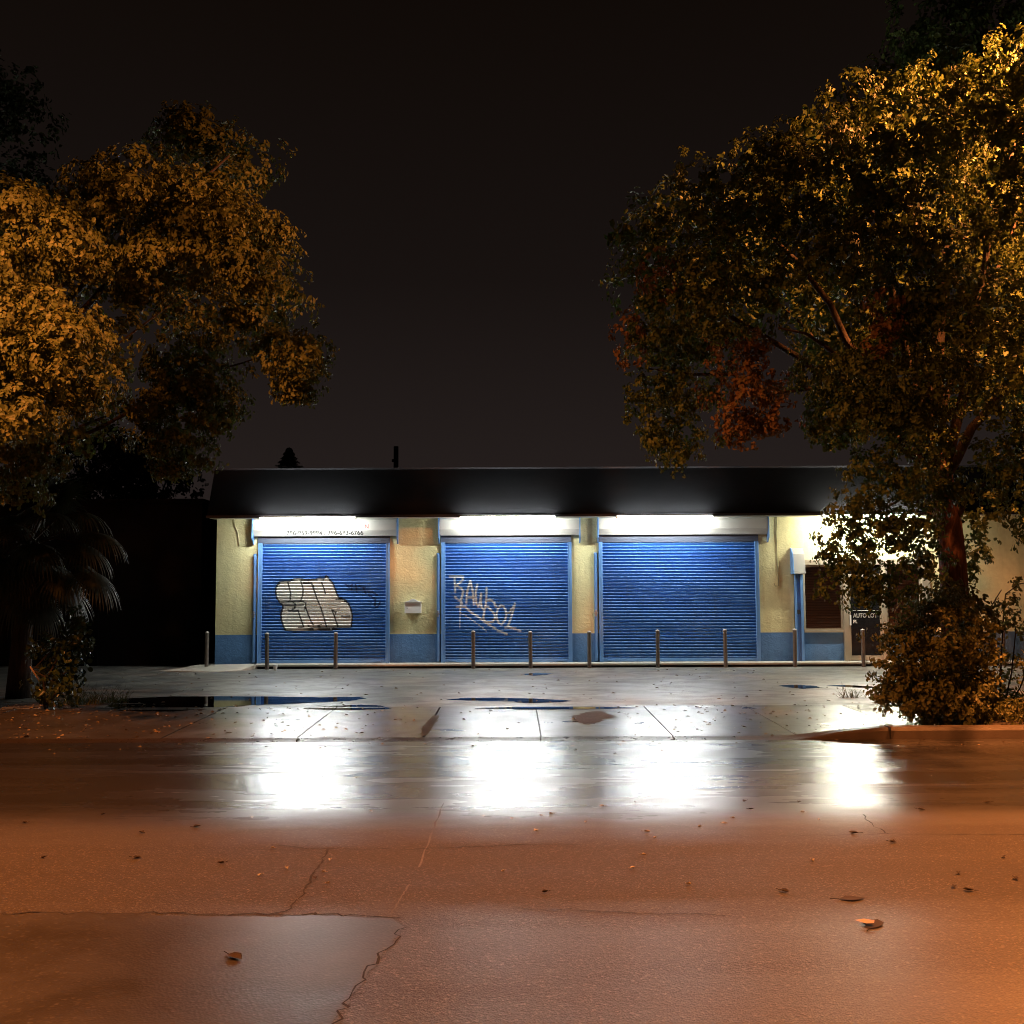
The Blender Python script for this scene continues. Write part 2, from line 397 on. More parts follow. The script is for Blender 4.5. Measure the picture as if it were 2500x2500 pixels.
# kerb, swept along x, low across the driveway and rising on the right
def kerb_h(x):
    if x < 3.2: return .035
    if x > 4.7: return .155
    u = (x-3.2)/1.5; return .035+.12*(u*u*(3-2*u))
b = MB(); xs = [-70, -30, -12] + [-10+i*.25 for i in range(0, 90)] + [14, 20, 40, 70]
rings = []
for x in xs:
    h = kerb_h(x); g_ = min(1, (h-.035)/.06)
    rings.append([(x, KY-.01, -.05), (x, KY-.005+.025*g_, .018*(1-g_)+h*.75*g_), (x, KY+.09-.045*g_, .028*(1-g_)+h*g_), (x, KY+.19, h+.008), (x, KY+.19, -.05)])
for a, c in zip(rings, rings[1:]):
    b.add(a+c, [(i, i+1, 5+i+1, 5+i) for i in range(4)], 0 if a[0][0] > 2.6 else 2)
for x in (4.62, 1.98, .34, -2.65, 7.7):
    h = kerb_h(x); b.box(x-.006, x+.006, KY-.012, KY+.192, -.05, h+.011, 1)
struct(b.build('kerb', [M_kerb, M_joint, simple('soaked_dirty_kerb', (.035, .027, .022), .30, 0, .5, 4, .3)]), 'concrete kerb dropped across the driveway and rising on the right', 'kerb')

b = MB(); b.box(-70, 70, -9, 2.5, -.1, .16); struct(b.build('pavement', M_kerb, bevel=.02), 'near side concrete pavement behind the viewer', 'pavement')
# pavement slabs
Y0 = KY+.2; Y1 = 17.15
def walk_z(y): return .03+.075*(y-Y0)/(Y1-Y0)
WZ = .065
joints = [-60, -40, -20, -12, -9, -7.6, -6.0, -4.4, -2.7, -1.12, .35, 2.0, 3.55, 5.05, 7.0]
b = MB()
b.quad((-60, Y0-.01, .005), (7.2, Y0-.01, .005), (7.2, Y1+.01, .06), (-60, Y1+.01, .06), 1)
for x0, x1 in zip(joints, joints[1:]):
    g = .008 if x0 != -1.12 else .02
    dz = random.uniform(-.004, .004); dz2 = dz+random.uniform(-.006, .006); e = .07 if x1 == 7.0 else 0; ye = Y1-.01*random.random()
    A_ = [(x0+g, Y0, walk_z(Y0)+dz), (x1-.008, Y0, walk_z(Y0)+dz+e), (x1-.008, ye, walk_z(Y1)+dz2+e), (x0+g, ye, walk_z(Y1)+dz2)]
    b.add(A_+[(p_[0], p_[1], p_[2]-.05) for p_ in A_], [(0, 1, 2, 3)]+[(i, (i+1) % 4, 4+(i+1) % 4, 4+i) for i in range(4)], 2 if e else 0)
struct(b.build('pavement', [M_walk, M_joint, M_walkwet]), 'wet concrete pavement slabs between the road and the lot', 'pavement')
# lot
def lot_z(y): return .10-.07*min(1, max(0, (y-Y1)/(27.2-Y1)))
def at_lot(px, py):
    z = .05
    for _ in range(12): p = at_z(px, py, z); z = lot_z(p.y)
    return p
b = MB(); b.quad((-70, Y1, lot_z(Y1)), (70, Y1, lot_z(Y1)), (70, 27.2, .03), (-70, 27.2, .03)); b.quad((-70, 27.2, .03), (70, 27.2, .03), (70, 80, .0), (-70, 80, .0))
struct(b.build('parking_lot', M_lot), 'wet grey asphalt lot in front of the shuttered building', 'parking lot')

def blob(name, outline, z, mat, label, cat, jit=.02, sub=8, zo=.006):
    pts = []
    n = len(outline)
    zf = lot_z if z == LZ else walk_z
    P3 = []
    for px, py in outline:
        z_ = .06
        for _ in range(12): q = at_z(px, py, z_); z_ = zf(q.y)
        P3.append(q)
    for i in range(n):
        a = P3[i]; c = P3[(i+1) % n]
        for k in range(sub):
            u = k/sub; q = a.lerp(c, u)
            w = math.sin(u*math.pi)
            pts.append((q.x+random.gauss(0, jit)*2, q.y+random.gauss(0, jit), 0)); pts[-1] = (*pts[-1][:2], zf(pts[-1][1])+zo)
    m = MB(); m.add(pts, [tuple(range(len(pts)))]); o = m.build(name, mat)
    return struct(o, label, cat)
blob('puddle', [(262, 1722), (300, 1706), (420, 1701), (640, 1701), (800, 1703), (880, 1702), (892, 1707), (850, 1712), (740, 1717), (620, 1722), (530, 1731), (430, 1736), (320, 1737), (275, 1733)], LZ, M_water, 'long black puddle at the left of the lot reflecting the blue corner', 'puddle', .02)
blob('puddle', [(735, 1730), (800, 1725), (880, 1721), (930, 1724), (955, 1731), (880, 1733), (800, 1733)], LZ, M_water, 'thin puddle along the slab edge right of the long puddle', 'puddle', .015)
blob('puddle', [(1092, 1709), (1130, 1705), (1200, 1704), (1300, 1706), (1395, 1711), (1380, 1714), (1290, 1717), (1250, 1713), (1150, 1711)], LZ, M_water, 'dark puddle in the middle of the lot in front of the second shutter', 'puddle', .015)
blob('puddle', [(1150, 1730), (1250, 1727), (1400, 1726), (1560, 1729), (1480, 1731), (1300, 1732)], LZ, M_water, 'very thin puddle line along the back edge of the middle slabs', 'puddle', .01)
blob('puddle', [(1900, 1674), (1940, 1672), (1990, 1675), (2005, 1679), (1960, 1682), (1925, 1679)], LZ, M_water, 'small dark puddle on the lot below the office window', 'puddle', .012)
blob('puddle', [(2015, 1674), (2070, 1673), (2150, 1678), (2110, 1680), (2070, 1678)], LZ, M_water, 'sliver of puddle beside the bush on the lot', 'puddle', .01)
blob('puddle', [(1275, 1646), (1310, 1643), (1352, 1645), (1330, 1648), (1300, 1650)], LZ, M_water, 'tiny dark puddle near the ledge in front of the second shutter', 'puddle', .015)
blob('dirt', [(1400, 1748), (1440, 1738), (1470, 1737), (1500, 1750), (1470, 1760), (1440, 1770), (1400, 1760)], 0, simple('drying_mud', (.085, .062, .048), .8, 0, .3, 9, .2), 'brown mud stain on a slab of the pavement', 'mud', .02)
blob('dirt', [(1024, 1794), (1034, 1790), (1060, 1750), (1070, 1747), (1060, 1768), (1040, 1797)], 0, simple('moss', (.10, .09, .03), .7, 0, .4, 20, .4), 'greenish moss growing along one slab joint', 'moss', .02)

# planting strips
def strip(x0, x1, y0, y1, z, label):
    m = MB(); nx = 40; ny = 14; vs = []
    for j in range(ny+1):
        for i in range(nx+1):
            u = i/nx; v = j/ny; e = min(u, 1-u, v, 1-v)
            vs.append((x0+(x1-x0)*u+random.uniform(-.03, .03), y0+(y1-y0)*v+random.uniform(-.03, .03), (z+random.uniform(-.02, .03)) if e > .01 else .0))
    m.add(vs, [(j*(nx+1)+i, j*(nx+1)+i+1, (j+1)*(nx+1)+i+1, (j+1)*(nx+1)+i) for j in range(ny) for i in range(nx)])
    return struct(m.build('soil_bed', M_soil, smooth=True), label, 'soil')
strip(-22, -5.35, 16.7, 18.3, .085, 'dark soil bed under the tree and palm on the left')
strip(5.75, 24, KY+.25, 18.2, .13, 'dark soil bed under the bush and tree on the right')

# ------------------------------------------------------------------ building
FY = 28.4
def fx(px, py=1450): return at_y(px, py, FY).x
def fz(py, px=1250): return at_y(px, py, FY).z
XL = fx(527); XR = 19.0; TOP = 3.83; LEDGE = .14
bld = thing('commercial_building', 'single storey cream and blue stucco garage with dark mansard roof and rolled down shutters', 'building', ((XL+XR)/2, FY+4, 0))
openings = [(fx(631), fx(952)), (fx(1078), fx(1396)), (fx(1462), fx(1853)), (fx(1938), fx(2270))]
SHT = 3.42
DADO = .865
w = MB()
edges = [XL] + [e for o in openings for e in o] + [XR]
for i in range(0, len(edges), 2):
    w.box(edges[i], edges[i+1], FY, FY+.2, DADO, SHT)
    d = MB(); d.box(edges[i], edges[i+1], FY-.004, FY+.2, LEDGE-.05, DADO); d.build('wainscot', M_wains if i < 8 else M_dado2, bld)
w.box(XL, XR, FY, FY+.2, SHT, TOP)                       # above the openings
w.box(XL, XL+.2, FY+.2, FY+10, .0, TOP); w.box(XR-.2, XR, FY+.2, FY+10, 0, TOP); w.box(XL, XR, FY+10, FY+10.2, 0, TOP)
w.build('wall', M_wall, bld)
# ledge (raised walk along the facade)
l = MB(); xl0 = fx(640)
l.box(xl0, XR, FY-.62, FY+.2, LEDGE-.055, LEDGE); l.build('ledge', M_ledge, bld, bevel=.015)
l = MB(); l.box(xl0+.02, XR, FY-.52, FY+.1, 0, LEDGE-.056); l.build('ledge_face', M_ledgeside, bld)
p0 = [(XL-.45, FY-.05), (XL-.62, FY-.5), (XL-1.0, FY-1.35), (fx(560)+.2, FY-1.75), (fx(620), FY-1.3), (xl0-.01, FY-.62), (xl0-.01, FY+.1), (XL-.3, FY+.1)]
zz = [LEDGE-.03, .08, .045, .045, .045, LEDGE-.004, LEDGE-.004, LEDGE-.03]
m = MB(); m.add([(x, y, z) for (x, y), z in zip(p0, zz)] + [(x, y, 0) for x, y in p0],
      [(0, 1, 7), (1, 2, 3), (1, 3, 5), (1, 5, 7), (3, 4, 5), (5, 6, 7)] + [(i, (i+1) % 8, 8+(i+1) % 8, 8+i) for i in range(8)])
m.build('entrance_ramp', M_ledge, bld)
# mansard
EY = FY-.62; EZ = 3.86; RT = 5.06; XE = at_y(505, 1260, EY).x
m = MB(); lean = .22; sl = .12
A = [(XE, EY, EZ), (XR+.6, EY, EZ), (XR+.6, EY+lean, RT), (XE+sl, EY+lean, RT)]
Bk = [(XE, FY+10.8, EZ), (XR+.6, FY+10.8, EZ), (XR+.6, FY+10.6, RT), (XE+sl, FY+10.6, RT)]
m.add(A+Bk, [(0, 1, 2, 3), (4, 7, 6, 5), (0, 3, 7, 4), (1, 5, 6, 2), (3, 2, 6, 7)])
m.build('mansard_roof', M_shingle, bld)
m = MB(); m.box(XE-.02, XR+.6, EY-.03, EY-.002, EZ-.045, EZ+.02); m.build('drip_edge', M_drip, bld)
m = MB(); m.box(XE, XR+.6, EY, FY+.1, EZ-.03, EZ-.004); m.box(XE, XL+.1, FY+.1, FY+10.5, EZ-.03, EZ-.004); m.build('soffit', M_soffit, bld)
m = MB(); m.box(XE+sl-.02, XR+.5, EY+lean-.02, EY+lean+.1, RT, RT+.04); m.build('roof_cap', M_drip, bld)

# graffiti ----------------------------------------------------------
def inpoly(x, y, poly):
    c = np.zeros(x.shape, bool); n = len(poly); j = n-1
    for i in range(n):
        xi, yi = poly[i]; xj, yj = poly[j]
        cond = ((yi > y) != (yj > y)) & (x < (xj-xi)*(y-yi)/(yj-yi+1e-12)+xi); c ^= cond; j = i
    return c
def dist(x, y, line, closed=False):
    dmin = np.full(x.shape, 1e9); pts = list(line)
    if closed: pts.append(pts[0])
    for (ax, ay), (bx, by) in zip(pts, pts[1:]):
        dx = bx-ax; dy = by-ay; L = dx*dx+dy*dy+1e-12
        u = np.clip(((x-ax)*dx+(y-ay)*dy)/L, 0, 1)
        dmin = np.minimum(dmin, np.hypot(x-ax-u*dx, y-ay-u*dy))
    return dmin
def to_f(pts, ox, oy, sc): return [(lambda p: (p.x, p.z))(at_y(ox+x/sc, oy+y/sc, FY)) for x, y in pts]
def soft(dd, w, s=.012): return np.clip((w-dd)/s+.5, 0, 1)
def paint1(x, z):
    T = lambda p: to_f(p, 660, 1390, 6.9)
    body = T([(160,215),(250,195),(330,200),(400,165),(480,160),(560,170),(640,185),(700,170),(760,175),(820,155),(900,165),(950,110),(1000,170),(1060,240),(1090,320),(1130,430),(1160,480),(1250,510),(1310,570),(1350,640),(1370,720),(1385,800),(1372,900),(1370,960),(1330,985),(1200,985),(1060,1000),(1040,1025),(800,1020),(600,1040),(400,1045),(260,1030),(220,950),(190,850),(180,760),(210,660),(220,620),(160,560),(110,480),(95,380),(100,300)])
    W = inpoly(x, z, body).astype(float)
    Bk = soft(dist(x, z, body, True), .022)
    lines = [[(300,225),(345,400),(335,520)], [(520,205),(555,320),(550,430),(520,520)], [(690,220),(740,350),(790,500),(850,640),(890,760),(930,900),(945,960)], [(870,225),(910,330),(930,410)],
        [(160,560),(330,545),(420,540),(520,530),(600,560),(580,680)], [(380,550),(440,610),(400,660),(330,700),(300,680)], [(330,700),(470,690),(500,790),(530,870),(560,960)], [(600,650),(640,760),(690,880),(730,940)],
        [(1040,690),(1080,780),(1110,870),(1140,960)], [(1060,700),(1110,715),(1100,740)], [(1200,785),(1340,785)], [(250,620),(400,610),(560,600)], [(820,985),(1060,975),(1180,985)], [(480,975),(560,990),(720,1000)], [(640,960),(760,985),(860,930)], [(1110,505),(1240,520),(1300,560)], [(700,240),(740,300)], [(560,230),(700,225)]]
    for q in lines: Bk = np.maximum(Bk, soft(dist(x, z, T(q)), .019))
    Bk = np.maximum(Bk, soft(dist(x, z, T([(820,985),(1000,985)])), .035))
    tagl = [[(1270,250),(1330,300),(1350,280),(1420,310),(1500,285),(1600,300)], [(1300,345),(1400,365),(1480,345),(1560,360),(1700,370),(1800,430)], [(1560,290),(1610,410)], [(1660,440),(1770,500),(1760,610),(1800,650),(1850,560)], [(1440,260),(1460,370)], [(1380,250),(1370,360)]]
    T2 = np.zeros_like(x)
    for q in tagl: T2 = np.maximum(T2, .8*soft(dist(x, z, T(q)), .022))
    return W, np.maximum(Bk, T2)
def paint2(x, z):
    T = lambda p: to_f(p, 1080, 1390, 8.78)
    th = [[(160,165),(300,160),(450,165)], [(265,170),(270,320),(275,490)], [(430,180),(440,230),(380,290),(290,350),(410,410),(450,480),(425,560),(405,640),(400,740),(385,860)], [(270,590),(310,630),(400,680),(420,740)],
        [(600,250),(560,380),(530,500),(515,720)], [(605,260),(640,420),(660,520),(675,750)], [(530,600),(680,605)], [(750,330),(715,500),(725,720),(770,800),(810,700),(830,520),(825,700),(840,810),(900,870)],
        [(950,400),(945,560),(935,740),(905,880),(880,1000),(890,1070),(930,1130)], [(935,660),(1030,650),(1110,710),(1140,790),(1160,800)], [(920,800),(980,800),(1050,880),(1110,950),(1135,1040),(1090,1115),(1000,1140),(930,1130)],
        [(1250,770),(1190,850),(1160,960),(1170,1060),(1210,1150),(1270,1185),(1340,1100),(1370,1000),(1360,880),(1310,790),(1250,770)], [(1370,935),(1430,935),(1480,860),(1550,770)], [(1555,735),(1520,880),(1480,1010),(1440,1130),(1390,1240)],
        [(310,805),(400,790),(490,800),(620,925),(760,1010),(880,1110),(1000,1190),(1100,1250),(1200,1320),(1380,1385)], [(1350,1245),(1420,1235),(1520,1265),(1670,1320)]]
    thin = [[(385,860),(380,1000),(375,1250)], [(380,930),(500,990),(640,1090),(780,1190),(860,1250),(940,1320)]]
    W = np.zeros_like(x)
    for q in th: W = np.maximum(W, soft(dist(x, z, T(q)), .024, .03))
    for q in thin: W = np.maximum(W, .8*soft(dist(x, z, T(q)), .013, .02))
    return W, np.zeros_like(x)

def curtain(x0, x1, z0, z1, parent_name, label, painter=None):
    pitch = .0785
    prof = [(0, -.012), (.004, .026), (.008, .033), (.013, .035), (.018, .033), (.072, -.014)]   # below slat top, proud of the wall line
    zs = []; yy = []
    n = int((z1-z0)/pitch)+1
    for k in range(n):
        for dz, dy in prof:
            z = z1-k*pitch-dz
            if z < z0: break
            zs.append(z); yy.append(FY-.01-dy)
    zs = np.array(zs); yy = np.array(yy)
    nx = max(2, int((x1-x0)/(.0125 if painter else .2)))
    xx = np.linspace(x0, x1, nx+1)
    # real curtains sag and dent a little
    V = np.zeros((len(zs), nx+1, 3))
    V[:, :, 0] = xx[None]; V[:, :, 2] = zs[:, None] + .004*np.sin(xx*1.7+x0)[None]*np.clip((z1-zs)/(z1-z0), 0, 1)[:, None]
    dn = sum(.02*math.sin(k_*7.3+x0)*np.exp(-((xx[None]-x0-(x1-x0)*((k_*.37+.2) % 1))/.35)**2-((zs[:, None]-.5-(k_*.53 % 1)*2)/.18)**2) for k_ in range(1, 7))
    V[:, :, 1] = yy[:, None] + dn + .006*np.sin(xx*2.3+1+x0*3)[None]*np.sin(zs*2.1)[:, None]
    r, c = len(zs), nx+1
    idx = np.arange(r*c).reshape(r, c)
    q = np.stack([idx[:-1, :-1], idx[1:, :-1], idx[1:, 1:], idx[:-1, 1:]], -1).reshape(-1, 4)
    me = bpy.data.meshes.new('rolling_shutter'); me.from_pydata(V.reshape(-1, 3).tolist(), [], q.tolist())
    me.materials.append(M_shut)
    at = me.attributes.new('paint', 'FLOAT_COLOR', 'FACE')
    col = np.zeros((len(q), 4), np.float32); col[:, 3] = 1
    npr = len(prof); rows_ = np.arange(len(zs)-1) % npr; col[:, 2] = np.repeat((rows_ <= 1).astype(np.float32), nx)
    if painter:
        ctr = V.reshape(-1, 3)[q].mean(1); W, Bk = painter(ctr[:, 0], ctr[:, 2]); col[:, 0] = W; col[:, 1] = Bk
    at.data.foreach_set('color', col.ravel()); me.update()
    o = bpy.data.objects.new('rolling_shutter', me); COL.objects.link(o); adopt(o, bld); o['label'] = label
    return o
def sub(mb, name, mat, par, **k):
    return mb.build(name, mat, par, **k)
def text_mesh(name, body, size, loc, mat, par, sx=1.0, bold=.0, slant=.0):
    cu = bpy.data.curves.new(name, 'FONT'); cu.body = body; cu.size = size; cu.offset = bold; cu.extrude = .0015
    cu.align_x = 'CENTER'; cu.align_y = 'CENTER'
    to = bpy.data.objects.new(name, cu); COL.objects.link(to)
    dg = bpy.context.evaluated_depsgraph_get(); me = bpy.data.meshes.new_from_object(to.evaluated_get(dg))
    bpy.data.objects.remove(to)
    for v in me.vertices:
        x, y, z = v.co; v.co = (loc[0]+x*sx, loc[1]-z-y*math.sin(slant), loc[2]+y*math.cos(slant))
    me.materials.clear(); me.materials.append(mat); me.name = name
    o = bpy.data.objects.new(name, me); COL.objects.link(o); adopt(o, par)
    return o
SB = LEDGE+.012; ST = 3.20
sh = []
specs = [(631, 952, 622, 970, 619, 'blue rolling shutter with a white bubble letter tag', paint1),
         (1078, 1396, 1074, 1413, 1067, 'blue rolling shutter with a thin white handwritten tag', paint2),
         (1462, 1853, 1461, 1871, 1451, 'wide clean blue rolling shutter without graffiti', None)]
for (a, c, h0, h1, sc, lab, pf) in specs:
    xa, xc = fx(a), fx(c); rw = .10
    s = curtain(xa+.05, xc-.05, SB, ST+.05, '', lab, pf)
    for x in (xa, xc-rw):
        g = MB(); g.box(x, x+rw, FY-.075, FY-.022, LEDGE, ST); g.box(x, x+.012, FY-.095, FY-.075, LEDGE, ST)
        sub(g, 'guide_rail', M_rail, s, bevel=.004)
    x0, x1 = fx(h0, 1300), fx(h1, 1300)
    g = MB(); g.prism([(FY, 3.82), (FY-.16, 3.82), (FY-.20, 3.76), (FY-.20, 3.53), (FY-.125, 3.375), (FY, 3.375)], 'x', x0, x1)
    sub(g, 'hood', M_hood, s, bevel=.008)
    g = MB(); g.box(xa-.02, xc+.0, FY-.05, FY+.02, ST-.01, 3.372); sub(g, 'hood_panel', M_hoodlow, s, bevel=.006)
    for x in (x0-.035, x1+.004):
        g = MB(); g.prism([(FY, 3.83), (FY-.17, 3.83), (FY-.215, 3.77), (FY-.215, 3.30), (FY-.06, 3.17), (FY, 3.17)], 'x', x, x+.03)
        sub(g, 'end_bracket', M_rail, s, bevel=.004)
    g = MB(); xs_ = fx(sc); g.box(xs_, xs_+.075, FY-.07, FY-.005, LEDGE+.03, 2.93); g.box(xs_+.02, xs_+.055, FY-.09, FY-.07, LEDGE+.1, 2.9)
    sub(g, 'side_channel', M_rail, s, bevel=.004)
    g = MB(); zk = fz(1497); g.box(xs_-.03, xs_+.07, FY-.13, FY-.09, zk-.02, zk+.02); g.box(xs_+.01, xs_+.05, FY-.125, FY-.09, zk-.09, zk+.08)
    sub(g, 'lock_handle', M_lock, s, bevel=.004)
    g = MB(); g.box(xa+.1, xc-.1, FY-.05, FY-.025, SB-.006, SB+.075); sub(g, 'bottom_bar', M_rail, s, bevel=.004)
    for x in (xa+.2, xc-.4):
        g = MB(); g.box(x, x+.18, FY-.085, FY-.05, SB+.02, SB+.05); sub(g, 'lift_handle', M_rail, s, bevel=.004)
    sh.append(s)
xm = (fx(688, 1303)+fx(904, 1303))/2
text_mesh('phone_number', '786-859-9884 / 786-683-6766', .165, (xm, FY-.1625-.004, 3.4525-.002), M_black, sh[0], .985, .004, math.atan2(.075, .155))
text_mesh('red_lettering', 'N', .15, (fx(898, 1285), FY-.202, 3.61), M_red, sh[0], .9, .002)

# office front: window, door, window
x = [fx(p) for p in (1938, 1961, 2057, 2070, 2151, 2162, 2250, 2270)]
HZ = fz(1379, 2000)
m = MB(); m.box(x[0], x[7], FY, FY+.2, HZ+.14, SHT-.001); m.build('wall', M_wall, bld)      # wall over the shopfront
m = MB(); m.box(x[1], x[7], FY-.06, FY+.1, HZ, HZ+.139); m.build('door_header', M_alu, bld, bevel=.006)
for a_, c_ in ((1, 2), (5, 6)):
    m = MB(); m.box(x[a_], x[c_], FY+.02, FY+.2, LEDGE-.05, DADO+.04); m.build('wainscot', M_wains, bld)
def window(x0, x1, z0, z1):
    f = MB(); t_ = .05
    f.box(x0, x0+t_, FY-.01, FY+.09, z0, z1); f.box(x1-t_, x1, FY-.01, FY+.09, z0, z1)
    f.box(x0+t_, x1-t_, FY-.01, FY+.09, z0, z0+t_); f.box(x0+t_, x1-t_, FY-.01, FY+.09, z1-t_, z1)
    o = f.build('window', M_alu, bld)
    g = MB(); g.box(x0+t_, x1-t_, FY+.06, FY+.075, z0+t_, z1-t_); sub(g, 'blind', M_blind, o)
    t = NT('clear_pane'); gl = t.n('ShaderNodeBsdfGlossy'); gl.inputs['Roughness'].default_value = .05
    tr = t.n('ShaderNodeBsdfTransparent'); mx = t.n('ShaderNodeMixShader'); fr = t.n('ShaderNodeFresnel'); fr.inputs[0].default_value = 1.45
    t.l(fr.outputs[0], mx.inputs[0]); t.l(tr.outputs[0], mx.inputs[1]); t.l(gl.outputs[0], mx.inputs[2]); t.l(mx.outputs[0], t.out.inputs[0])
    g = MB(); g.box(x0+t_, x1-t_, FY+.03, FY+.036, z0+t_, z1-t_); sub(g, 'pane', t.m, o)
    g = MB(); g.box(x0-.0, x1+.0, FY-.05, FY+.0, z0-.05, z0-.002); sub(g, 'sill', M_alu, o)
    return o
window(x[1], x[2], DADO+.045, HZ-.003)
window(x[5], x[6], DADO+.045, HZ-.003)
for a_, c_ in ((2, 3), (4, 5), (6, 7)):
    f = MB(); f.box(x[a_]+(.002 if a_ != 4 else 0), x[c_]-(.002 if a_ == 4 else 0), FY-.07, FY+.12, LEDGE, HZ-.003); f.build('door_post', M_alu, bld, bevel=.006)
zr = 2.28
g = MB(); g.box(x[3], x[4], FY-.03, FY+.05, LEDGE+.01, LEDGE+.13); g.box(x[3], x[4], FY-.03, FY+.05, zr, zr+.07)
g.box(x[3]+.003, x[3]+.05, FY-.03, FY+.05, LEDGE+.131, zr-.001); g.box(x[4]-.05, x[4]-.003, FY-.03, FY+.05, LEDGE+.131, zr-.001); door = g.build('door', M_alu, bld)
g = MB(); g.box(x[3]+.05, x[4]-.05, FY+.0, FY+.012, LEDGE+.131, zr-.001); g.box(x[3]+.002, x[4]-.002, FY+.0, FY+.012, zr+.072, HZ-.006); sub(g, 'pane', M_glass, door)
g = MB(); zc = fz(1515, 2075); g.box(x[3]+.01, x[3]+.045, FY-.09, FY-.03, zc-.12, zc+.14); sub(g, 'handle', M_white, door, bevel=.006)
xd = (x[3]+x[4])/2; M_signgrey = simple('faded_lettering', (.30, .29, .27), .6)
text_mesh('lettering', 'AUTO LOT', .15, (xd, FY-.003, fz(1505, 2110)+.02), M_signgrey, door, .82, .004)
g = MB(); zl = fz(1502, 2110)+.05; g.box(x[3]+.06, x[4]-.06, FY-.006, FY-.001, zl+.06, zl+.075); sub(g, 'white_stripe', M_white, door)
text_mesh('lettering', 'Pl.', .12, (x[3]+.17, FY-.003, fz(1517, 2085)-.01), M_white, door, .9, .003)
# blue and white metal cover box with its post
zt, zb = fz(1337, 1940), fz(1402, 1940)
g = MB(); xa, xb = fx(1931), fx(1961)
g.prism([(FY, zt), (FY-.06, zt-.03), (FY-.22, zt-.16), (FY-.30, zb), (FY, zb)], 'x', xa, xa+.03, 0)
g.prism([(FY, zt-.01), (FY-.06, zt-.04), (FY-.21, zt-.17), (FY-.29, zb+.01), (FY, zb+.01)], 'x', xa+.031, xb, 1)
cov = g.build('end_cover', [M_rail, M_hood], bld, bevel=.004)
g = MB(); xg = fx(1939); g.box(xg, xg+.03, FY-.14, FY-.01, LEDGE, zb-.004); g.box(xg+.031, xg+.13, FY-.06, FY-.01, LEDGE, zb-.004); g.box(xg+.131, xg+.20, FY-.12, FY-.01, LEDGE, zb-.004)
rl = g.build('guide_rail', M_rail, bld, bevel=.003)
g = MB(); zk = fz(1498); g.box(xg+.04, xg+.11, FY-.11, FY-.06, zk-.04, zk+.06); o = sub(g, 'lock_handle', M_drip, rl)
# cables
m = MB(); pts = [at_y(572, 1268, FY-.03), at_y(574, 1285, FY-.025), at_y(580, 1298, FY-.02), at_y(583, 1315, FY-.02), at_y(584, 1333, FY-.02)]
m.tube(pts, .011, 6); m.build('hanging_cable', M_cable, bld, smooth=True)
m = MB(); pts = [at_y(1920, 1262, FY-.02), at_y(1896, 1262, FY-.02), at_y(1895, 1300, FY-.015), at_y(1898, 1380, FY-.015), at_y(1901, 1430, FY-.015), at_y(1893, 1431, FY-.03), at_y(1890, 1424, FY-.03)]
m.tube(pts, .010, 6); m.build('conduit', M_cable2, bld, smooth=True)
# roof turbine vent
p = at_y(1900, 1143, 33.5)
v = thing('roof_vent', 'dark round turbine vent standing on the roof', 'roof vent', (p.x, 33.5, RT))
m = MB()
prof = [(0, .10), (.18, .10), (.20, .16), (.27, .22), (.29, .32), (.25, .42), (.15, .48), (0.01, .50)]
n = 14; vs = [(p.x+r*math.cos(2*math.pi*k/n), 33.5+r*math.sin(2*math.pi*k/n), RT+z) for r, z in prof[1:] for k in range(n)]
m.add(vs, [(i*n+k, i*n+(k+1) % n, (i+1)*n+(k+1) % n, (i+1)*n+k) for i in range(len(prof)-2) for k in range(n)] + [tuple(range(n))])
m.build('turbine', M_drip, v)
m = MB(); m.tube([(p.x, 33.5, RT), (p.x, 33.5, RT+.12)], .16, 12); m.build('base', M_drip, v)
# red/white conduit stub at roof left is too small to read; left to the silhouette

# tube lights ------------------------------------------------------
def tube_light(px, mat, label):
    cxp = at_y(px, 1268, EY-.02); cx = cxp.x; y = EY-.125; yf = EY-.06; L = 1.22
    t_ = thing('tube_light', label, 'tube light', (cx, y, EZ-.02), 'fluorescent tubes along the eave')
    m = MB(); m.box(cx-L, cx+L, yf-.03, yf+.03, EZ-.05, EZ-.03); m.build('fixture_body', M_white, t_, bevel=.006)
    m = MB(); m.tube([(cx-L+.04, y, EZ-.078), (cx+L-.04, y, EZ-.078)], .021, 10); m.build('glass_tube', mat, t_, smooth=True)
    for s_ in (-1, 1):
        m = MB(); m.box(cx+s_*(L-.02)-.02, cx+s_*(L-.02)+.02, y-.025, yf+.02, EZ-.105, EZ-.0505); m.build('lamp_holder', M_white, t_, bevel=.004)
    return t_
tube_light(752, M_lamp, 'glowing white tube light under the eave above the bubble letter graffiti shutter')
tube_light(1240, M_lamp, 'glowing white tube light under the eave above the middle shutter')
tube_light(1622, M_lamp, 'glowing white tube light under the eave above the wide clean shutter')
tube_light(2122, M_lampy, 'bright warm tube light under the eave behind the drooping leaves at the office')

# mailbox
xa, xb = fx(989), fx(1029); z0, z1 = fz(1497, 1010), fz(1471, 1010)
mb = thing('mailbox', 'small white wall mailbox with curved lid between the first two shutters', 'mailbox', ((xa+xb)/2, FY-.01, z0))
m = MB(); m.box(xa, xb, FY-.13, FY-.006, z0, z1); m.build('box', M_white, mb, bevel=.008)
poly = [(xa-.03, z1+.004)] + [(xa-.03+(xb-xa+.06)*u, z1+.02+.075*math.exp(-((u-.5)/.22)**2)) for u in [i/14 for i in range(15)]] + [(xb+.03, z1+.004)]
m = MB(); m.prism(poly, 'y', FY-.16, FY-.006); m.build('lid', M_white, mb, bevel=.003)
m = MB(); m.tube([(xa+.07, FY-.13, z0+.13), (xa+.07, FY-.15, z0+.13)], .018, 10); m.build('lock', M_lock, mb)

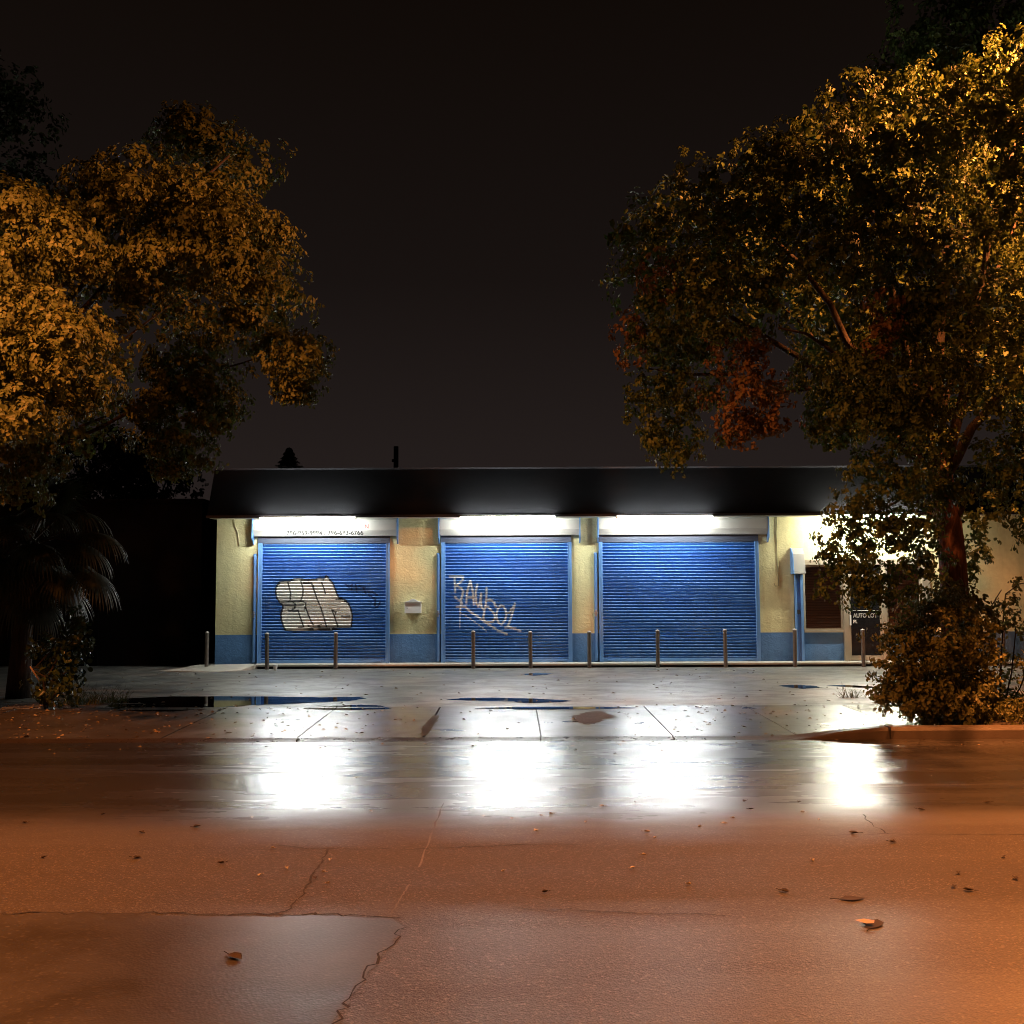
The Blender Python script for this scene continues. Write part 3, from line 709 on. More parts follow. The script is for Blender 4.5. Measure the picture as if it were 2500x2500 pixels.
# bollards
bpx = [(390, 'rusty steel bollard standing just left of the building corner in the dark'), (504, 'steel bollard beside the left edge of the graffiti shutter, next to the paper cup'),
       (633, 'steel bollard in front of the bubble letter graffiti'), (893, 'steel bollard below the handwritten white tag, left one of two'),
       (1001, 'steel bollard near the right side of the middle shutter'), (1112, 'steel bollard in front of the narrow pillar between middle and wide shutters'),
       (1241, 'steel bollard in front of the left half of the wide clean shutter'), (1369, 'steel bollard in front of the right half of the wide clean shutter'),
       (1500, 'steel bollard in front of the dark post left of the office window'), (1629, 'pale capped steel bollard in front of the office glass door'),
       (1893, 'pale bollard half hidden behind the sprawling shrub at the far right')]
first = None
for k, (q, lab) in enumerate(bpx):
    px = q*2500/1932; py = 1634-5*(px-500)/1600
    if k == 0: py = 1633
    g = at_z(px, py, LZ)
    yb = FY-.75 if k else FY-.55
    X = at_y(px, 1600, yb).x
    if first is None:
        first = thing('bollard', lab, 'bollard', (X, yb, LZ-.02), 'steel bollards along the shop front')
        m = MB(); m.tube([(X, yb, 0), (X, yb, .93)], .05, 16); m.build('post', M_steel, first, smooth=False)
        m = MB(); m.tube([(X, yb, .9302), (X, yb, .945), (X, yb, .962), (X, yb, .972)], [.052, .051, .036, .006], 16); m.build('cap', M_steelcap, first, smooth=True)
        kids = list(first.children); Xb, Yb = X, yb
        for ob in kids:
            if ob.name.startswith('post'):
                bv = ob.modifiers.new('bevel', 'BEVEL'); bv.width = .004
    else:
        r = first.copy(); COL.objects.link(r); r.location = (X, yb, LZ-.02+random.uniform(-.03, .01)); r['label'] = lab
        r.rotation_euler = (random.uniform(-.012, .012), random.uniform(-.012, .012), random.uniform(0, 6))
        for ch in kids:
            c2 = ch.copy(); COL.objects.link(c2); c2.parent = r
# paper cup
LZ = .03; p = at_z(672, 1637, LZ)
cup = thing('paper_cup', 'small white paper cup standing beside the second bollard', 'cup', (p.x, p.y, LZ))
m = MB(); m.tube([(p.x, p.y, LZ), (p.x, p.y, LZ+.13)], [.04, .055], 14); m.build('cup_body', M_white, cup)
m = MB(); m.tube([(p.x, p.y, LZ+.131), (p.x, p.y, LZ+.142)], [.058, .054], 14); m.build('lid', M_white, cup)

# dark neighbouring building on the left
nb = thing('neighbouring_building', 'unlit dark building standing left of the garage', 'building', (-16, 31, 0))
ztop = at_y(470, 1229, 29.5).z
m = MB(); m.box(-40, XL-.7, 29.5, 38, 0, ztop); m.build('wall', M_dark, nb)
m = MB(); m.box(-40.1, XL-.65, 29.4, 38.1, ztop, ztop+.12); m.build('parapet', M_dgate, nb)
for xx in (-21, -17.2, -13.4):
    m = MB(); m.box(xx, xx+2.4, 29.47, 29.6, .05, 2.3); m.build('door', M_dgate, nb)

# utility pole and far trees on the skyline
p = at_y(967, 1090, 62)
up = thing('utility_pole', 'thin dark utility pole rising behind the roof', 'utility pole', (p.x, 62, 0))
m = MB(); m.tube([(p.x, 62, 0), (p.x, 62, p.z)], [.17, .14], 8); m.build('pole', M_dgate, up)
m = MB(); m.box(p.x-.22, p.x+.1, 61.8, 61.9, p.z-.9, p.z-.75); m.build('bracket', M_dgate, up)

# ------------------------------------------------------------------ vegetation
HEX = np.array([(0, 0), (.30, .35), (.27, .75), (0, 1), (-.27, .75), (-.30, .35)])
def leaf_mesh(name, C, D, N, size, mat, parent=None, wid=1.0):
    C = np.asarray(C); n = len(C)
    D = D/(np.linalg.norm(D, axis=1, keepdims=True)+1e-9)
    Sd = np.cross(D, N); Sd /= (np.linalg.norm(Sd, axis=1, keepdims=True)+1e-9)
    Up = np.cross(Sd, D)
    sz = np.asarray(size).reshape(-1, 1, 1)
    fold = np.array([0, .10, .10, -.08, .10, .10]).reshape(1, 6, 1)
    V = C[:, None, :] + sz*(Sd[:, None, :]*(HEX[None, :, 0:1]*wid) + D[:, None, :]*HEX[None, :, 1:2] + Up[:, None, :]*fold)
    me = bpy.data.meshes.new(name); me.vertices.add(n*6); me.vertices.foreach_set('co', V.astype(np.float32).ravel())
    # two quads per leaf, folded along the midrib
    base = (np.arange(n)*6)[:, None]
    q = np.stack([base+np.array([0, 1, 2, 3]), base+np.array([0, 3, 4, 5])], 1).reshape(-1)
    me.loops.add(len(q)); me.loops.foreach_set('vertex_index', q.astype(np.int32))
    me.polygons.add(n*2); me.polygons.foreach_set('loop_start', np.arange(0, len(q), 4, dtype=np.int32))
    me.update(calc_edges=True); me.validate()
    me.materials.append(mat)
    o = bpy.data.objects.new(name, me); COL.objects.link(o)
    if parent is not None: adopt(o, parent)
    return o
def inpoly_pts(poly, step):
    xs = [p[0] for p in poly]; ys = [p[1] for p in poly]; out = []
    x = min(xs)
    while x < max(xs):
        y = min(ys)
        while y < max(ys):
            out.append((x+random.uniform(-.45, .45)*step, y+random.uniform(-.45, .45)*step)); y += step
        x += step
    A = np.array(out); k = inpoly(A[:, 0], A[:, 1], poly); return A[k]
def clump_leaves(ctr, rad, ntw, nlf, lsz, droop=.4, out=None, flat=.85):
    """twigs spread through an uneven ellipsoid, each a rosette of leaves"""
    C = []; D = []; Nn = []; Sz = []
    v = rng.normal(size=(ntw, 3)); v /= np.linalg.norm(v, axis=1, keepdims=True)
    v[:, 2] = np.where(v[:, 2] < -.3, v[:, 2]*.6, v[:, 2]); lump = 1+.22*np.sin(v@rng.normal(size=3)*3.5)
    rr = rad*lump*(.6+.4*rng.random(ntw)**.5)*(1+.1*rng.normal(size=ntw))
    T = ctr + v*rr[:, None]*np.array([1, 1, flat])
    for i in range(ntw):
        ax = v[i]*.8 + np.array([0, 0, -droop]) + rng.normal(size=3)*.35; ax /= np.linalg.norm(ax)
        k = nlf
        along = rng.random(k)*lsz*1.7
        dirs = rng.normal(size=(k, 3)); dirs -= .75*(dirs@v[i])[:, None]*v[i]; dirs[:, 2] -= droop*.9
        C.append(T[i] + ax*along[:, None] + rng.normal(size=(k, 3))*lsz*.35); D.append(dirs)
        nn = v[i]*1.3 + np.array([0, 0, .4]) + rng.normal(size=(k, 3))*.38
        Nn.append(nn); Sz.append(lsz*rng.uniform(.65, 1.3, k))
    return np.concatenate(C), np.concatenate(D), np.concatenate(Nn), np.concatenate(Sz)
def foliage(specs):
    Cs, Ds, Ns, Ss = [], [], [], []
    for (poly, yf, step, rad, ntw, nlf, lsz, droop) in specs:
        for px, py in inpoly_pts(poly, step):
            Y = yf(px, py) if callable(yf) else yf + random.uniform(-.35, .35)
            c = np.array(at_y(px, py, Y)); r = rad*random.uniform(.7, 1.35)
            a, b_, c_, d_ = clump_leaves(c, r, max(3, int(ntw*random.uniform(.7, 1.3))), nlf, lsz, droop)
            Cs.append(a); Ds.append(b_); Ns.append(c_); Ss.append(d_)
    return np.concatenate(Cs), np.concatenate(Ds), np.concatenate(Ns), np.concatenate(Ss)
def ball_fol(cx, cy, cz, rx, ry, rz, n, rad, ntw, nlf, lsz, cond=None):
    Cs, Ds, Ns, Ss = [], [], [], []
    while n > 0:
        v = rng.normal(size=3); v /= np.linalg.norm(v); v *= rng.uniform(.65, 1)
        c = np.array([cx+v[0]*rx, cy+v[1]*ry, cz+v[2]*rz])
        if cond and not cond(c): continue
        n -= 1
        a, b_, c_, d_ = clump_leaves(c, rad*random.uniform(.7, 1.3), ntw, nlf, lsz)
        Cs.append(a); Ds.append(b_); Ns.append(c_); Ss.append(d_)
    return np.concatenate(Cs), np.concatenate(Ds), np.concatenate(Ns), np.concatenate(Ss)
def cat(*a): return tuple(np.concatenate([q[i] for q in a]) for i in range(4))
def limbs(m, base, tips, r0, mats=0):
    for t_ in tips:
        b0 = Vector(base); t1 = Vector(t_); n = 7; pts = []
        for i in range(n+1):
            u = i/n; q = b0.lerp(t1, u); s_ = math.sin(u*math.pi)
            pts.append(q+Vector((random.gauss(0, .08)*s_, random.gauss(0, .08)*s_, .25*s_+random.gauss(0, .06)*s_)))
        m.tube(pts, [r0*(1-.8*i/n) for i in range(n+1)], 7, 1)

def shell(cx, cy, rx, ry, yc, depth, jit=.35):
    def f(px, py):
        q = ((px-cx)/rx)**2+((py-cy)/ry)**2
        return yc - depth*math.sqrt(max(0, 1-min(1, q))) + random.uniform(-jit, jit)
    return f
# ---- right tree
TRX, TRY = at_y(2330, 1480, 15.6).x, 15.6
rt = thing('street_tree', 'big broad tree with drooping crown and red brown trunk on the right', 'tree', (TRX, TRY, .1))
tp = [(TRX+.03, TRY, -.05), (TRX+.02, TRY, .6), at_y(2333, 1480, TRY), at_y(2326, 1380, TRY), at_y(2318, 1290, TRY), at_y(2298, 1180, TRY), at_y(2285, 1080, TRY+.05), at_y(2280, 960, TRY+.1), at_y(2290, 800, TRY+.2), at_y(2310, 600, TRY+.3)]
m = MB(); m.tube(tp[:7], [.27, .22, .195, .185, .18, .17, .16], 14, 0, True, .06); m.tube(tp[6:], [.155, .13, .10, .05], 12, 1, True, .05)  # upper trunk and limbs coloured darker to mute the lamp's orange light
fk = tp[5]; fk2 = tp[6]
limbs(m, fk, [at_y(1650, 700, 14.3), at_y(1800, 480, 15), at_y(2050, 350, 14), at_y(2480, 350, 14.2), at_y(2600, 800, 14.5)], .085)
limbs(m, fk2, [at_y(1580, 900, 14.5), at_y(1900, 800, 13.6), at_y(2150, 600, 13.2), at_y(2420, 900, 13.6), at_y(2500, 500, 16.5), at_y(2100, 500, 17.5), at_y(1800, 700, 17)], .06)
limbs(m, tp[4], [at_y(2120, 1250, 14.5), at_y(2470, 1150, 14.6)], .04)
m.build('trunk', [M_bark, M_barkdark], rt, smooth=True)
hole = [(1900, 700), (2060, 690), (2090, 850), (1960, 880)]
main = [(1490, 760), (1515, 540), (1550, 525), (1610, 480), (1700, 405), (1765, 385), (1840, 345), (1945, 345), (1965, 265), (2080, 185), (2200, 170), (2310, 160), (2400, 125), (2560, 110), (2640, 300), (2640, 1000), (2400, 1000), (2250, 1050), (2130, 1040), (2060, 1060), (1990, 980), (1900, 700), (1880, 760), (1790, 800), (1700, 860), (1580, 900), (1500, 850)]
sf = shell(2250, 620, 800, 620, 16.0, 2.6, .75)
def shrink(p, k=.955):
    cx_ = 2250; cy_ = 620; return [(cx_+(a-cx_)*k, cy_+(c-cy_)*k) for a, c in p]
main = shrink(main)
A1 = foliage([(main, sf, 82, .36, 44, 12, .06, .5)])
keep = ~inpoly(*(lambda q: (1250+F*(q[:, 0]/q[:, 1]), q[:, 2]))(A1[0]), hole)
# soften: thin out the dark hollow by removing leaves that project into it
def proj(C):
    dlt = C-np.array(CP); z = dlt@np.array(_f); return 1250+F*(dlt@np.array(_r))/z, 1250-F*(dlt@np.array(_u))/z
px_, py_ = proj(A1[0]); keep = ~inpoly(px_, py_, hole); A1 = tuple(q[keep] for q in A1)
drA = [(1550, 890), (1700, 870), (1705, 1050), (1680, 1110), (1648, 1150), (1625, 1140), (1585, 1100), (1560, 1000)]
drB = [(1730, 830), (1850, 810), (1915, 950), (1920, 1040), (1880, 1040), (1850, 1120), (1800, 1060), (1745, 960)]
drC = [(1960, 900), (2075, 900), (2060, 1110), (2030, 1125), (1995, 1060)]
low = [(2000, 1270), (2070, 1210), (2125, 1090), (2250, 1070), (2310, 1130), (2300, 1330), (2270, 1430), (2190, 1420), (2150, 1505), (2100, 1470), (2060, 1430), (2030, 1490), (2008, 1380), (2010, 1300)]
rgt = [(2370, 1000), (2640, 960), (2640, 1340), (2470, 1320), (2410, 1310), (2390, 1240)]
top = [(2250, 200), (2310, 150), (2420, 120), (2640, 100), (2640, 480), (2490, 400), (2430, 310), (2340, 270)]
tip = [(1845, 345), (1940, 345), (1955, 420), (1930, 480), (1890, 470), (1850, 420)]
sprig = [(2405, 75), (2450, 70), (2450, 115), (2420, 115)]
A2 = foliage([(drA, 15.2, 55, .26, 18, 12, .06, .8), (drC, 15.3, 55, .26, 18, 12, .06, .8), (drA, 14.4, 50, .24, 20, 11, 0.059, .8), (drC, 14.6, 55, .24, 18, 11, 0.059, .8), (low, 14.3, 44, .23, 20, 11, 0.056, .7), (rgt, 14.6, 58, .27, 20, 11, 0.059, .5),
              (top, lambda a, c: 13.2+random.uniform(-.3, .3), 58, .27, 23, 12, 0.063, .3), (tip, 13.6, 48, .22, 23, 11, 0.059, .3), (sprig, 13.4, 25, .1, 9, 4, 0.059, .0),
              ([(2330, 1210), (2395, 1260), (2385, 1400), (2345, 1420)], 15.9, 45, .2, 18, 10, 0.056, .7),
              ([(1700, 860), (1790, 800), (1800, 1000), (1770, 1080), (1700, 1000)], 15.4, 60, .25, 18, 10, 0.059, .8),
              ([(2230, 1030), (2350, 1040), (2355, 1190), (2270, 1240)], 14.9, 52, .24, 18, 11, .058, .6), ([(2080, 860), (2260, 860), (2300, 1060), (2120, 1060)], 14.2, 55, .25, 20, 10, 0.059, .7)])
AF = foliage([(main, lambda a, c: 16.4+random.uniform(-.8, .8), 66, .42, 12, 11, .11, .5)])
A3 = ball_fol(TRX+.6, 16.6, at_y(2300, 620, 16).z, 4.4, 3.2, 3.2, 130, .55, 9, 11, .12, lambda c: c[1] > 15.9)
px_, py_ = proj(A3[0]); outl = [(p[0]+10, p[1]+10) for p in main]
ok = inpoly(px_, py_, main) | (px_ > 2500); A3 = tuple(q[ok] for q in A3)
leaf_mesh('crown', *cat(A1, A2, AF, A3), M_leaf, rt)
B1 = foliage([(drB, 13.9, 50, .24, 20, 12, 0.059, .8), ([(1570, 650), (1640, 640), (1650, 730), (1590, 720)], 13.6, 45, .2, 14, 10, 0.059, .7), ([(1500, 770), (1580, 760), (1590, 860), (1540, 900)], 14.1, 45, .2, 16, 10, 0.059, .8),
              ([(2110, 700), (2200, 680), (2210, 820), (2140, 840)], 13.1, 50, .2, 14, 10, 0.059, .7)])
leaf_mesh('red_foliage', *B1, M_leafred, rt)['label'] = 'rust red dying leaves'

# ---- left tree
LTX, LTY = -8.2, 15.8
lt = thing('street_tree', 'big tree leaning into the picture from the left edge with lit orange leaves', 'tree', (LTX, LTY, .1))
m = MB(); tl = [(LTX, LTY, -.05), (LTX+.1, LTY, 1.5), (LTX+.2, LTY, 3), (LTX+.4, LTY-.1, 4.4), (LTX+.6, LTY-.1, 6)]
m.tube(tl, [.34, .27, .24, .2, .1], 14, 0, True, .05)
limbs(m, tl[2], [at_y(450, 720, 17.4), at_y(700, 850, 17.2), at_y(420, 980, 17.6)], .045)
limbs(m, tl[3], [at_y(250, 600, 15.6), at_y(520, 520, 16.6), at_y(560, 380, 17), at_y(100, 500, 14)], .08)
m.build('trunk', [M_barkdark, M_barkdark], lt, smooth=True)
near = [(-560, 560), (-120, 600), (20, 620), (90, 700), (150, 790), (230, 780), (290, 820), (340, 880), (330, 895), (280, 905), (220, 940), (190, 1000), (130, 1020), (40, 1030), (-120, 1060), (-560, 1060)]  # unseen left stretch added to shade the shrub, palm and ground
mid1 = [(20, 470), (110, 465), (200, 560), (260, 640), (270, 690), (180, 740), (120, 660), (60, 600)]
mid2 = [(190, 430), (350, 390), (480, 430), (560, 470), (540, 540), (560, 610), (500, 660), (430, 690), (340, 690), (320, 760), (290, 680), (250, 600), (200, 540)]
mid3 = [(540, 490), (640, 490), (690, 580), (700, 690), (660, 720), (640, 640), (560, 600), (600, 650), (570, 700), (480, 690), (430, 640), (500, 570)]
upp = [(385, 310), (470, 300), (580, 340), (650, 450), (645, 485), (560, 470), (460, 400)]
lowr = [(480, 730), (560, 740), (640, 790), (720, 790), (780, 850), (770, 920), (720, 950), (680, 960), (650, 870), (560, 830), (500, 790)]
drp = [(345, 1000), (400, 800), (540, 820), (560, 1000), (530, 1100), (470, 1110), (400, 1150), (340, 1140)]
lowl = [(-100, 1040), (140, 1040), (150, 1180), (130, 1240), (90, 1270), (60, 1200), (-100, 1260)]
dk = [(560, 590), (700, 690), (755, 700), (760, 790), (660, 790), (560, 760), (420, 760), (420, 820), (320, 800), (300, 720), (420, 690)]
dimt = [(-150, 150), (60, 170), (150, 260), (190, 400), (100, 460), (-150, 600)]
J = lambda y, d=.6: (lambda a, c: y+random.uniform(-d, d))
L1 = foliage([(near, lambda a, c: 12.6+abs(a-50)/400+random.uniform(-.5, .5), 70, .34, 62, 12, .062, .5), (mid1, J(13.4), 66, .33, 60, 12, .062, .5), (mid2, J(14.5, .7), 66, .34, 62, 12, .064, .5), (mid3, J(14.7, .6), 60, .32, 60, 12, .064, .5),
              (near, J(14.4, .3), 74, .38, 22, 10, .09, .5), (mid2, J(16.0, .3), 72, .40, 22, 10, .09, .5), (mid3, J(16.0, .3), 66, .38, 22, 10, .09, .5),
              (upp, J(18.2), 62, .42, 46, 11, .085, .4), (lowr, J(16.2, .4), 58, .36, 56, 12, .07, .7), (drp, J(16.9, .4), 58, .38, 54, 12, .072, .9), (lowl, J(14.6), 76, .36, 34, 12, .068, .9),
              ([(655, 860), (770, 820), (785, 910), (740, 960), (690, 968), (660, 920)], J(15.6, .4), 48, .27, 30, 12, .066, .8), ([(420, 640), (640, 690), (660, 760), (560, 790), (400, 790)], J(14.9, .5), 82, .3, 34, 12, .066, .6),
              (dk, J(18.8), 66, .44, 24, 10, .10, .5)])
L2 = ball_fol(LTX-.4, 17.2, at_y(100, 700, 16).z, 3.6, 2.8, 3.0, 80, .5, 9, 11, .12)
px_, py_ = proj(L2[0]); okk = (px_ < 330) & (py_ > 540); L2 = tuple(q[okk] for q in L2)
leaf_mesh('crown', *cat(L1, L2), M_leafl, lt)

# ---- bush at the foot of the right tree
p = at_z(2290, 1765, .13)
bs = thing('bush', 'dense leafy bush at the foot of the big right tree', 'bush', (p.x, p.y, .13))
bp = [(2145, 1700), (2150, 1570), (2185, 1510), (2270, 1440), (2330, 1425), (2410, 1470), (2440, 1560), (2440, 1690), (2415, 1755), (2250, 1755), (2170, 1715)]
bsh = shell(2290, 1620, 170, 190, 15.3, .95, .15)
B = foliage([(bp, bsh, 27, .16, 12, 10, .058, .25), (bp, lambda a, c: 15.8+random.uniform(-.3, .3), 60, .26, 8, 9, .08, .25), ([(2160, 1640), (2210, 1660), (2400, 1670), (2410, 1762), (2240, 1765), (2160, 1722)], lambda a, c: 14.35+random.uniform(-.1, .1), 28, .13, 7, 10, .06, .25)])
B[0][:, 2] = np.maximum(B[0][:, 2], .1)
leaf_mesh('foliage', *B, M_leafbush, bs)
m = MB(); limbs(m, (p.x+.1, 15.2, .05), [tuple(at_y(a, c, 15.2)) for a, c in ((2200, 1560), (2280, 1480), (2360, 1480), (2400, 1600), (2190, 1660), (2420, 1680), (2320, 1520))], .022)
m.build('stems', M_barkdark, bs, smooth=True)
# thin sprawling shrub right of it
p = at_z(2440, 1740, .13)
s2 = thing('shrub', 'thin straggly shrub with bare arching twigs right of the dense bush', 'shrub', (p.x, 15.6, .13))
m = MB()
tw = [[(2440, 1730), (2445, 1600), (2450, 1500), (2455, 1450), (2490, 1425), (2540, 1420)], [(2430, 1720), (2425, 1600), (2420, 1480), (2445, 1440)], [(2450, 1730), (2470, 1640), (2480, 1540), (2475, 1510)], [(2445, 1730), (2410, 1640), (2380, 1540), (2375, 1450)], [(2455, 1735), (2490, 1680), (2520, 1600)]]
Cs = []
for q in tw:
    P3 = [at_y(a, c, 15.6+random.uniform(-.2, .2)) for a, c in q]; m.tube(P3, [.012*(1-.6*i/len(P3)) for i in range(len(P3))], 5)
m.build('stems', M_barkdark, s2)
G = foliage([([(2420, 1440), (2470, 1440), (2475, 1500), (2430, 1500)], 15.6, 26, .09, 5, 6, .06, .4), ([(2455, 1415), (2520, 1410), (2520, 1440), (2460, 1440)], 15.5, 24, .07, 4, 6, .06, .3), ([(2430, 1500), (2490, 1500), (2490, 1560), (2440, 1570)], 15.7, 26, .09, 5, 6, .06, .5),
             ([(2370, 1440), (2385, 1440), (2390, 1470), (2370, 1470)], 15.6, 18, .06, 3, 6, .06, .2), ([(2430, 1600), (2600, 1590), (2600, 1690), (2460, 1680)], 16.2, 32, .13, 6, 8, .06, .4)])
leaf_mesh('foliage', *G, M_leafbush, s2)
# ground cover at the far right
gc = []
for i in range(420):
    X = random.uniform(6.2, 9.5); Y = random.uniform(KY+.35, 16.2)
    gc.append(clump_leaves(np.array([X, Y, .17+random.uniform(0, .16)]), .12, 5, 7, .05, .1))
tag(leaf_mesh('ground_cover', *cat(*gc), M_leafbush), 'low leafy ground cover along the raised kerb at the right', 'ground cover', None, 'stuff')

# ---- left shrub and leaning stick
p = at_z(130, 1725, .1)
ls = thing('shrub', 'small glossy leaved shrub at the left edge of the lot under the palm', 'shrub', (p.x, 17.2, .1))
lp = [(75, 1620), (105, 1570), (160, 1500), (215, 1480), (232, 1520), (225, 1590), (190, 1650), (175, 1690), (120, 1700), (75, 1690)]
G = foliage([(lp, lambda a, c: 17.2+random.uniform(-.4, .4), 30, .16, 7, 8, .085, .6)])
leaf_mesh('foliage', *G, leafmat('glossy_shrub_leaves', [(.02, .035, .012), (.035, .055, .02), (.05, .07, .03)], .12, .3), ls, 1.25)
m = MB(); limbs(m, (p.x, 17.2, .05), [tuple(at_y(a, c, 17.2)) for a, c in ((120, 1570), (200, 1500), (180, 1640), (90, 1640))], .02); m.build('stems', M_barkdark, ls)
m = MB(); P0 = at_y(74, 1628, 17.0); P1 = at_z(127, 1717, .1); m.tube([P0, P0.lerp(P1, .5)+Vector((.01, 0, .01)), P1], [.012, .015, .017], 7)
tag(m.build('stick', M_twig, smooth=True), 'pale bare stick leaning against the left shrub', 'stick')
# ---- palm
pc = at_y(70, 1330, 19.2)
pm = thing('fan_palm', 'dark fan palm with drooping blades at the left edge', 'palm', (pc.x, 19.2, 0))
m = MB(); m.tube([(pc.x-.1, 19.2, 0), (pc.x-.05, 19.2, pc.z*.5), (pc.x, 19.2, pc.z)], [.2, .16, .14], 10, 0, True, .1); 
leafv = MB(); st = MB()
def fan(ctr, dirv, size, droop):
    d = Vector(dirv).normalized(); sd = d.cross(Vector((0, 0, 1))).normalized(); up = sd.cross(d)
    root = Vector(pc); ctr = Vector(ctr); st.tube([root, root.lerp(ctr, .5)+Vector((0, 0, .12)), ctr], [.022, .016, .012], 5)
    nb_ = 34
    for k in range(nb_):
        a = (k/(nb_-1)-.5)*R(250); L = size*(1-.25*abs(a)/R(125))*random.uniform(.85, 1.05)
        v_ = d*math.cos(a)+sd*math.sin(a)
        n_ = 5; prev = None; w0 = .022
        q = ctr.copy(); dr = Vector(v_)
        side = up.cross(v_).normalized()
        for i in range(n_+1):
            w_ = w0*(1-(i/n_))**.7*(.4+min(1, i*.8)) if i < n_ else .001
            a1 = q+side*w_; b1 = q-side*w_
            if prev: leafv.add([prev[0], prev[1], b1, a1], [(0, 1, 2, 3)])
            prev = (a1, b1)
            dr = (dr+Vector((0, 0, -droop*.16*(i+1)*.5))).normalized(); q = q+dr*(L/n_)
for i in range(26):
    th = i*2.399963; el = R(-45)+R(120)*((i*.618) % 1)
    dv = Vector((math.cos(th)*math.cos(el), math.sin(th)*math.cos(el), math.sin(el)))
    fan(Vector(pc)+dv*random.uniform(.75, 1.05), dv+Vector((0, 0, -.15)), random.uniform(.75, .95), random.uniform(.7, 1.4))
for (a, c, Y) in ((40, 1440, 18.7), (100, 1470, 18.8), (240, 1300, 18.7), (120, 1250, 18.4), (230, 1400, 18.5), (90, 1330, 18.2), (205, 1330, 18.6), (150, 1400, 18.4), (60, 1400, 18.3), (20, 1280, 18.5), (190, 1250, 18.9), (215, 1385, 19.0)):
    q = at_y(a, c, Y); dv = q-Vector(pc); fan(q, dv+Vector((.1, 0, -.5)), .85, 1.6)
m.build('trunk', M_barkdark, pm, smooth=True); leafv.build('fronds', M_palm, pm); st.build('stalks', M_barkdark, pm)
# ---- grass tufts
def tuft(px, py, n, h, label, spread=.25):
    c = at_z(px, py, .06); m = MB()
    for i in range(n):
        a = random.uniform(0, 6.28); r = spread*math.sqrt(random.random()); b0 = Vector((c.x+r*1.6*math.cos(a), c.y+r*math.sin(a), .04))
        d_ = Vector((random.gauss(0, .35), random.gauss(0, .35), 1)); L = h*random.uniform(.4, 1.1); prev = None
        sd = Vector((random.uniform(-1, 1), random.uniform(-.5, .5), 0)).normalized(); q = b0
        for k in range(5):
            w_ = .006*(1-k/4.2); a1 = q+sd*w_; b1 = q-sd*w_
            if prev: m.add([prev[0], prev[1], b1, a1], [(0, 1, 2, 3)])
            prev = (a1, b1); q = q+d_.normalized()*L/4; d_ = d_+Vector((d_.x*.35, d_.y*.35, -.12))
    return tag(m.build('grass_tuft', M_grass), label, 'grass')
tuft(210, 1722, 420, .42, 'wide grass tuft between the left shrub and the long puddle', .42)
tuft(2075, 1708, 60, .32, 'sparse thin weed tuft left of the dense bush at the edge of the lot', .09)
# ---- background trees
def bgtree(name, label, ctr, rx, ry, rz, n, lsz, trunk_r, mat=M_leafdark, rad=.8, grp=None, ntw=12, nlf=12):
    o = thing(name, label, 'tree', (ctr[0], ctr[1], 0), grp)
    m = MB(); m.tube([(ctr[0], ctr[1], -.1), (ctr[0]+.1, ctr[1], ctr[2]*.5), (ctr[0], ctr[1], ctr[2]+rz*.5)], [trunk_r, trunk_r*.7, trunk_r*.2], 9)
    limbs(m, (ctr[0]+.1, ctr[1], ctr[2]*.55), [(ctr[0]+rx*.6*random.uniform(-1, 1), ctr[1]+ry*.5*random.uniform(-1, 1), ctr[2]+rz*random.uniform(-.3, .5)) for _ in range(5)], trunk_r*.4)
    m.build('trunk', M_barkdark, o)
    leaf_mesh('crown', *ball_fol(*ctr, rx, ry, rz, n, rad, ntw, nlf, lsz), mat, o); return o
q = at_y(390, 1140, 41); bgtree('feathery_tree', 'black feathery tree behind the dark wall left of the roof', (q.x-.6, 41, q.z-.2), 1.9, 1.6, 1.3, 44, .13, .16, rad=.5)
q = at_y(200, 1150, 44); bgtree('dark_tree', 'dark rounded tree rising behind the unlit building', (q.x, 44, q.z-.3), 3.2, 2.5, 2.2, 60, .18, .25, rad=.8)
q = at_y(2360, 60, 30); bgtree('tall_tree', 'tall dim tree in the background behind the top of the right tree', (q.x+1, 30, q.z-1.2), 3.2, 2.5, 3.2, 90, .16, .3, M_leaf, .8)
q = at_y(-40, 400, 27); bgtree('tall_tree', 'tall unlit tree behind the lit left tree at the top left edge', (q.x-.4, 27, q.z), 2.2, 2.0, 2.6, 70, .13, .25, M_leafdark, .7)
# conifer
q = at_y(706, 1092, 75); zb_ = 0
cf = thing('conifer', 'small dark conifer tip showing above the roof', 'tree', (q.x, 75, 0))
m = MB(); m.tube([(q.x, 75, 0), (q.x, 75, q.z)], [.25, .03], 8); m.build('trunk', M_barkdark, cf)
Cs, Ds, Ns, Ss = [], [], [], []
for i in range(2600):
    u = random.random(); z = q.z-.05-u*2.8; r = (.02+u*1.5)*random.uniform(.3, 1)*(1+.25*math.sin(u*60)); a = random.uniform(0, 6.28)
    Cs.append((q.x+r*math.cos(a), 75+r*math.sin(a), z)); Ds.append((math.cos(a), math.sin(a), -.3)); Ns.append((random.gauss(0, .3), random.gauss(0, .3), 1)); Ss.append(.2)
leaf_mesh('crown', np.array(Cs), np.array(Ds), np.array(Ns), np.array(Ss), M_leafdark, cf)

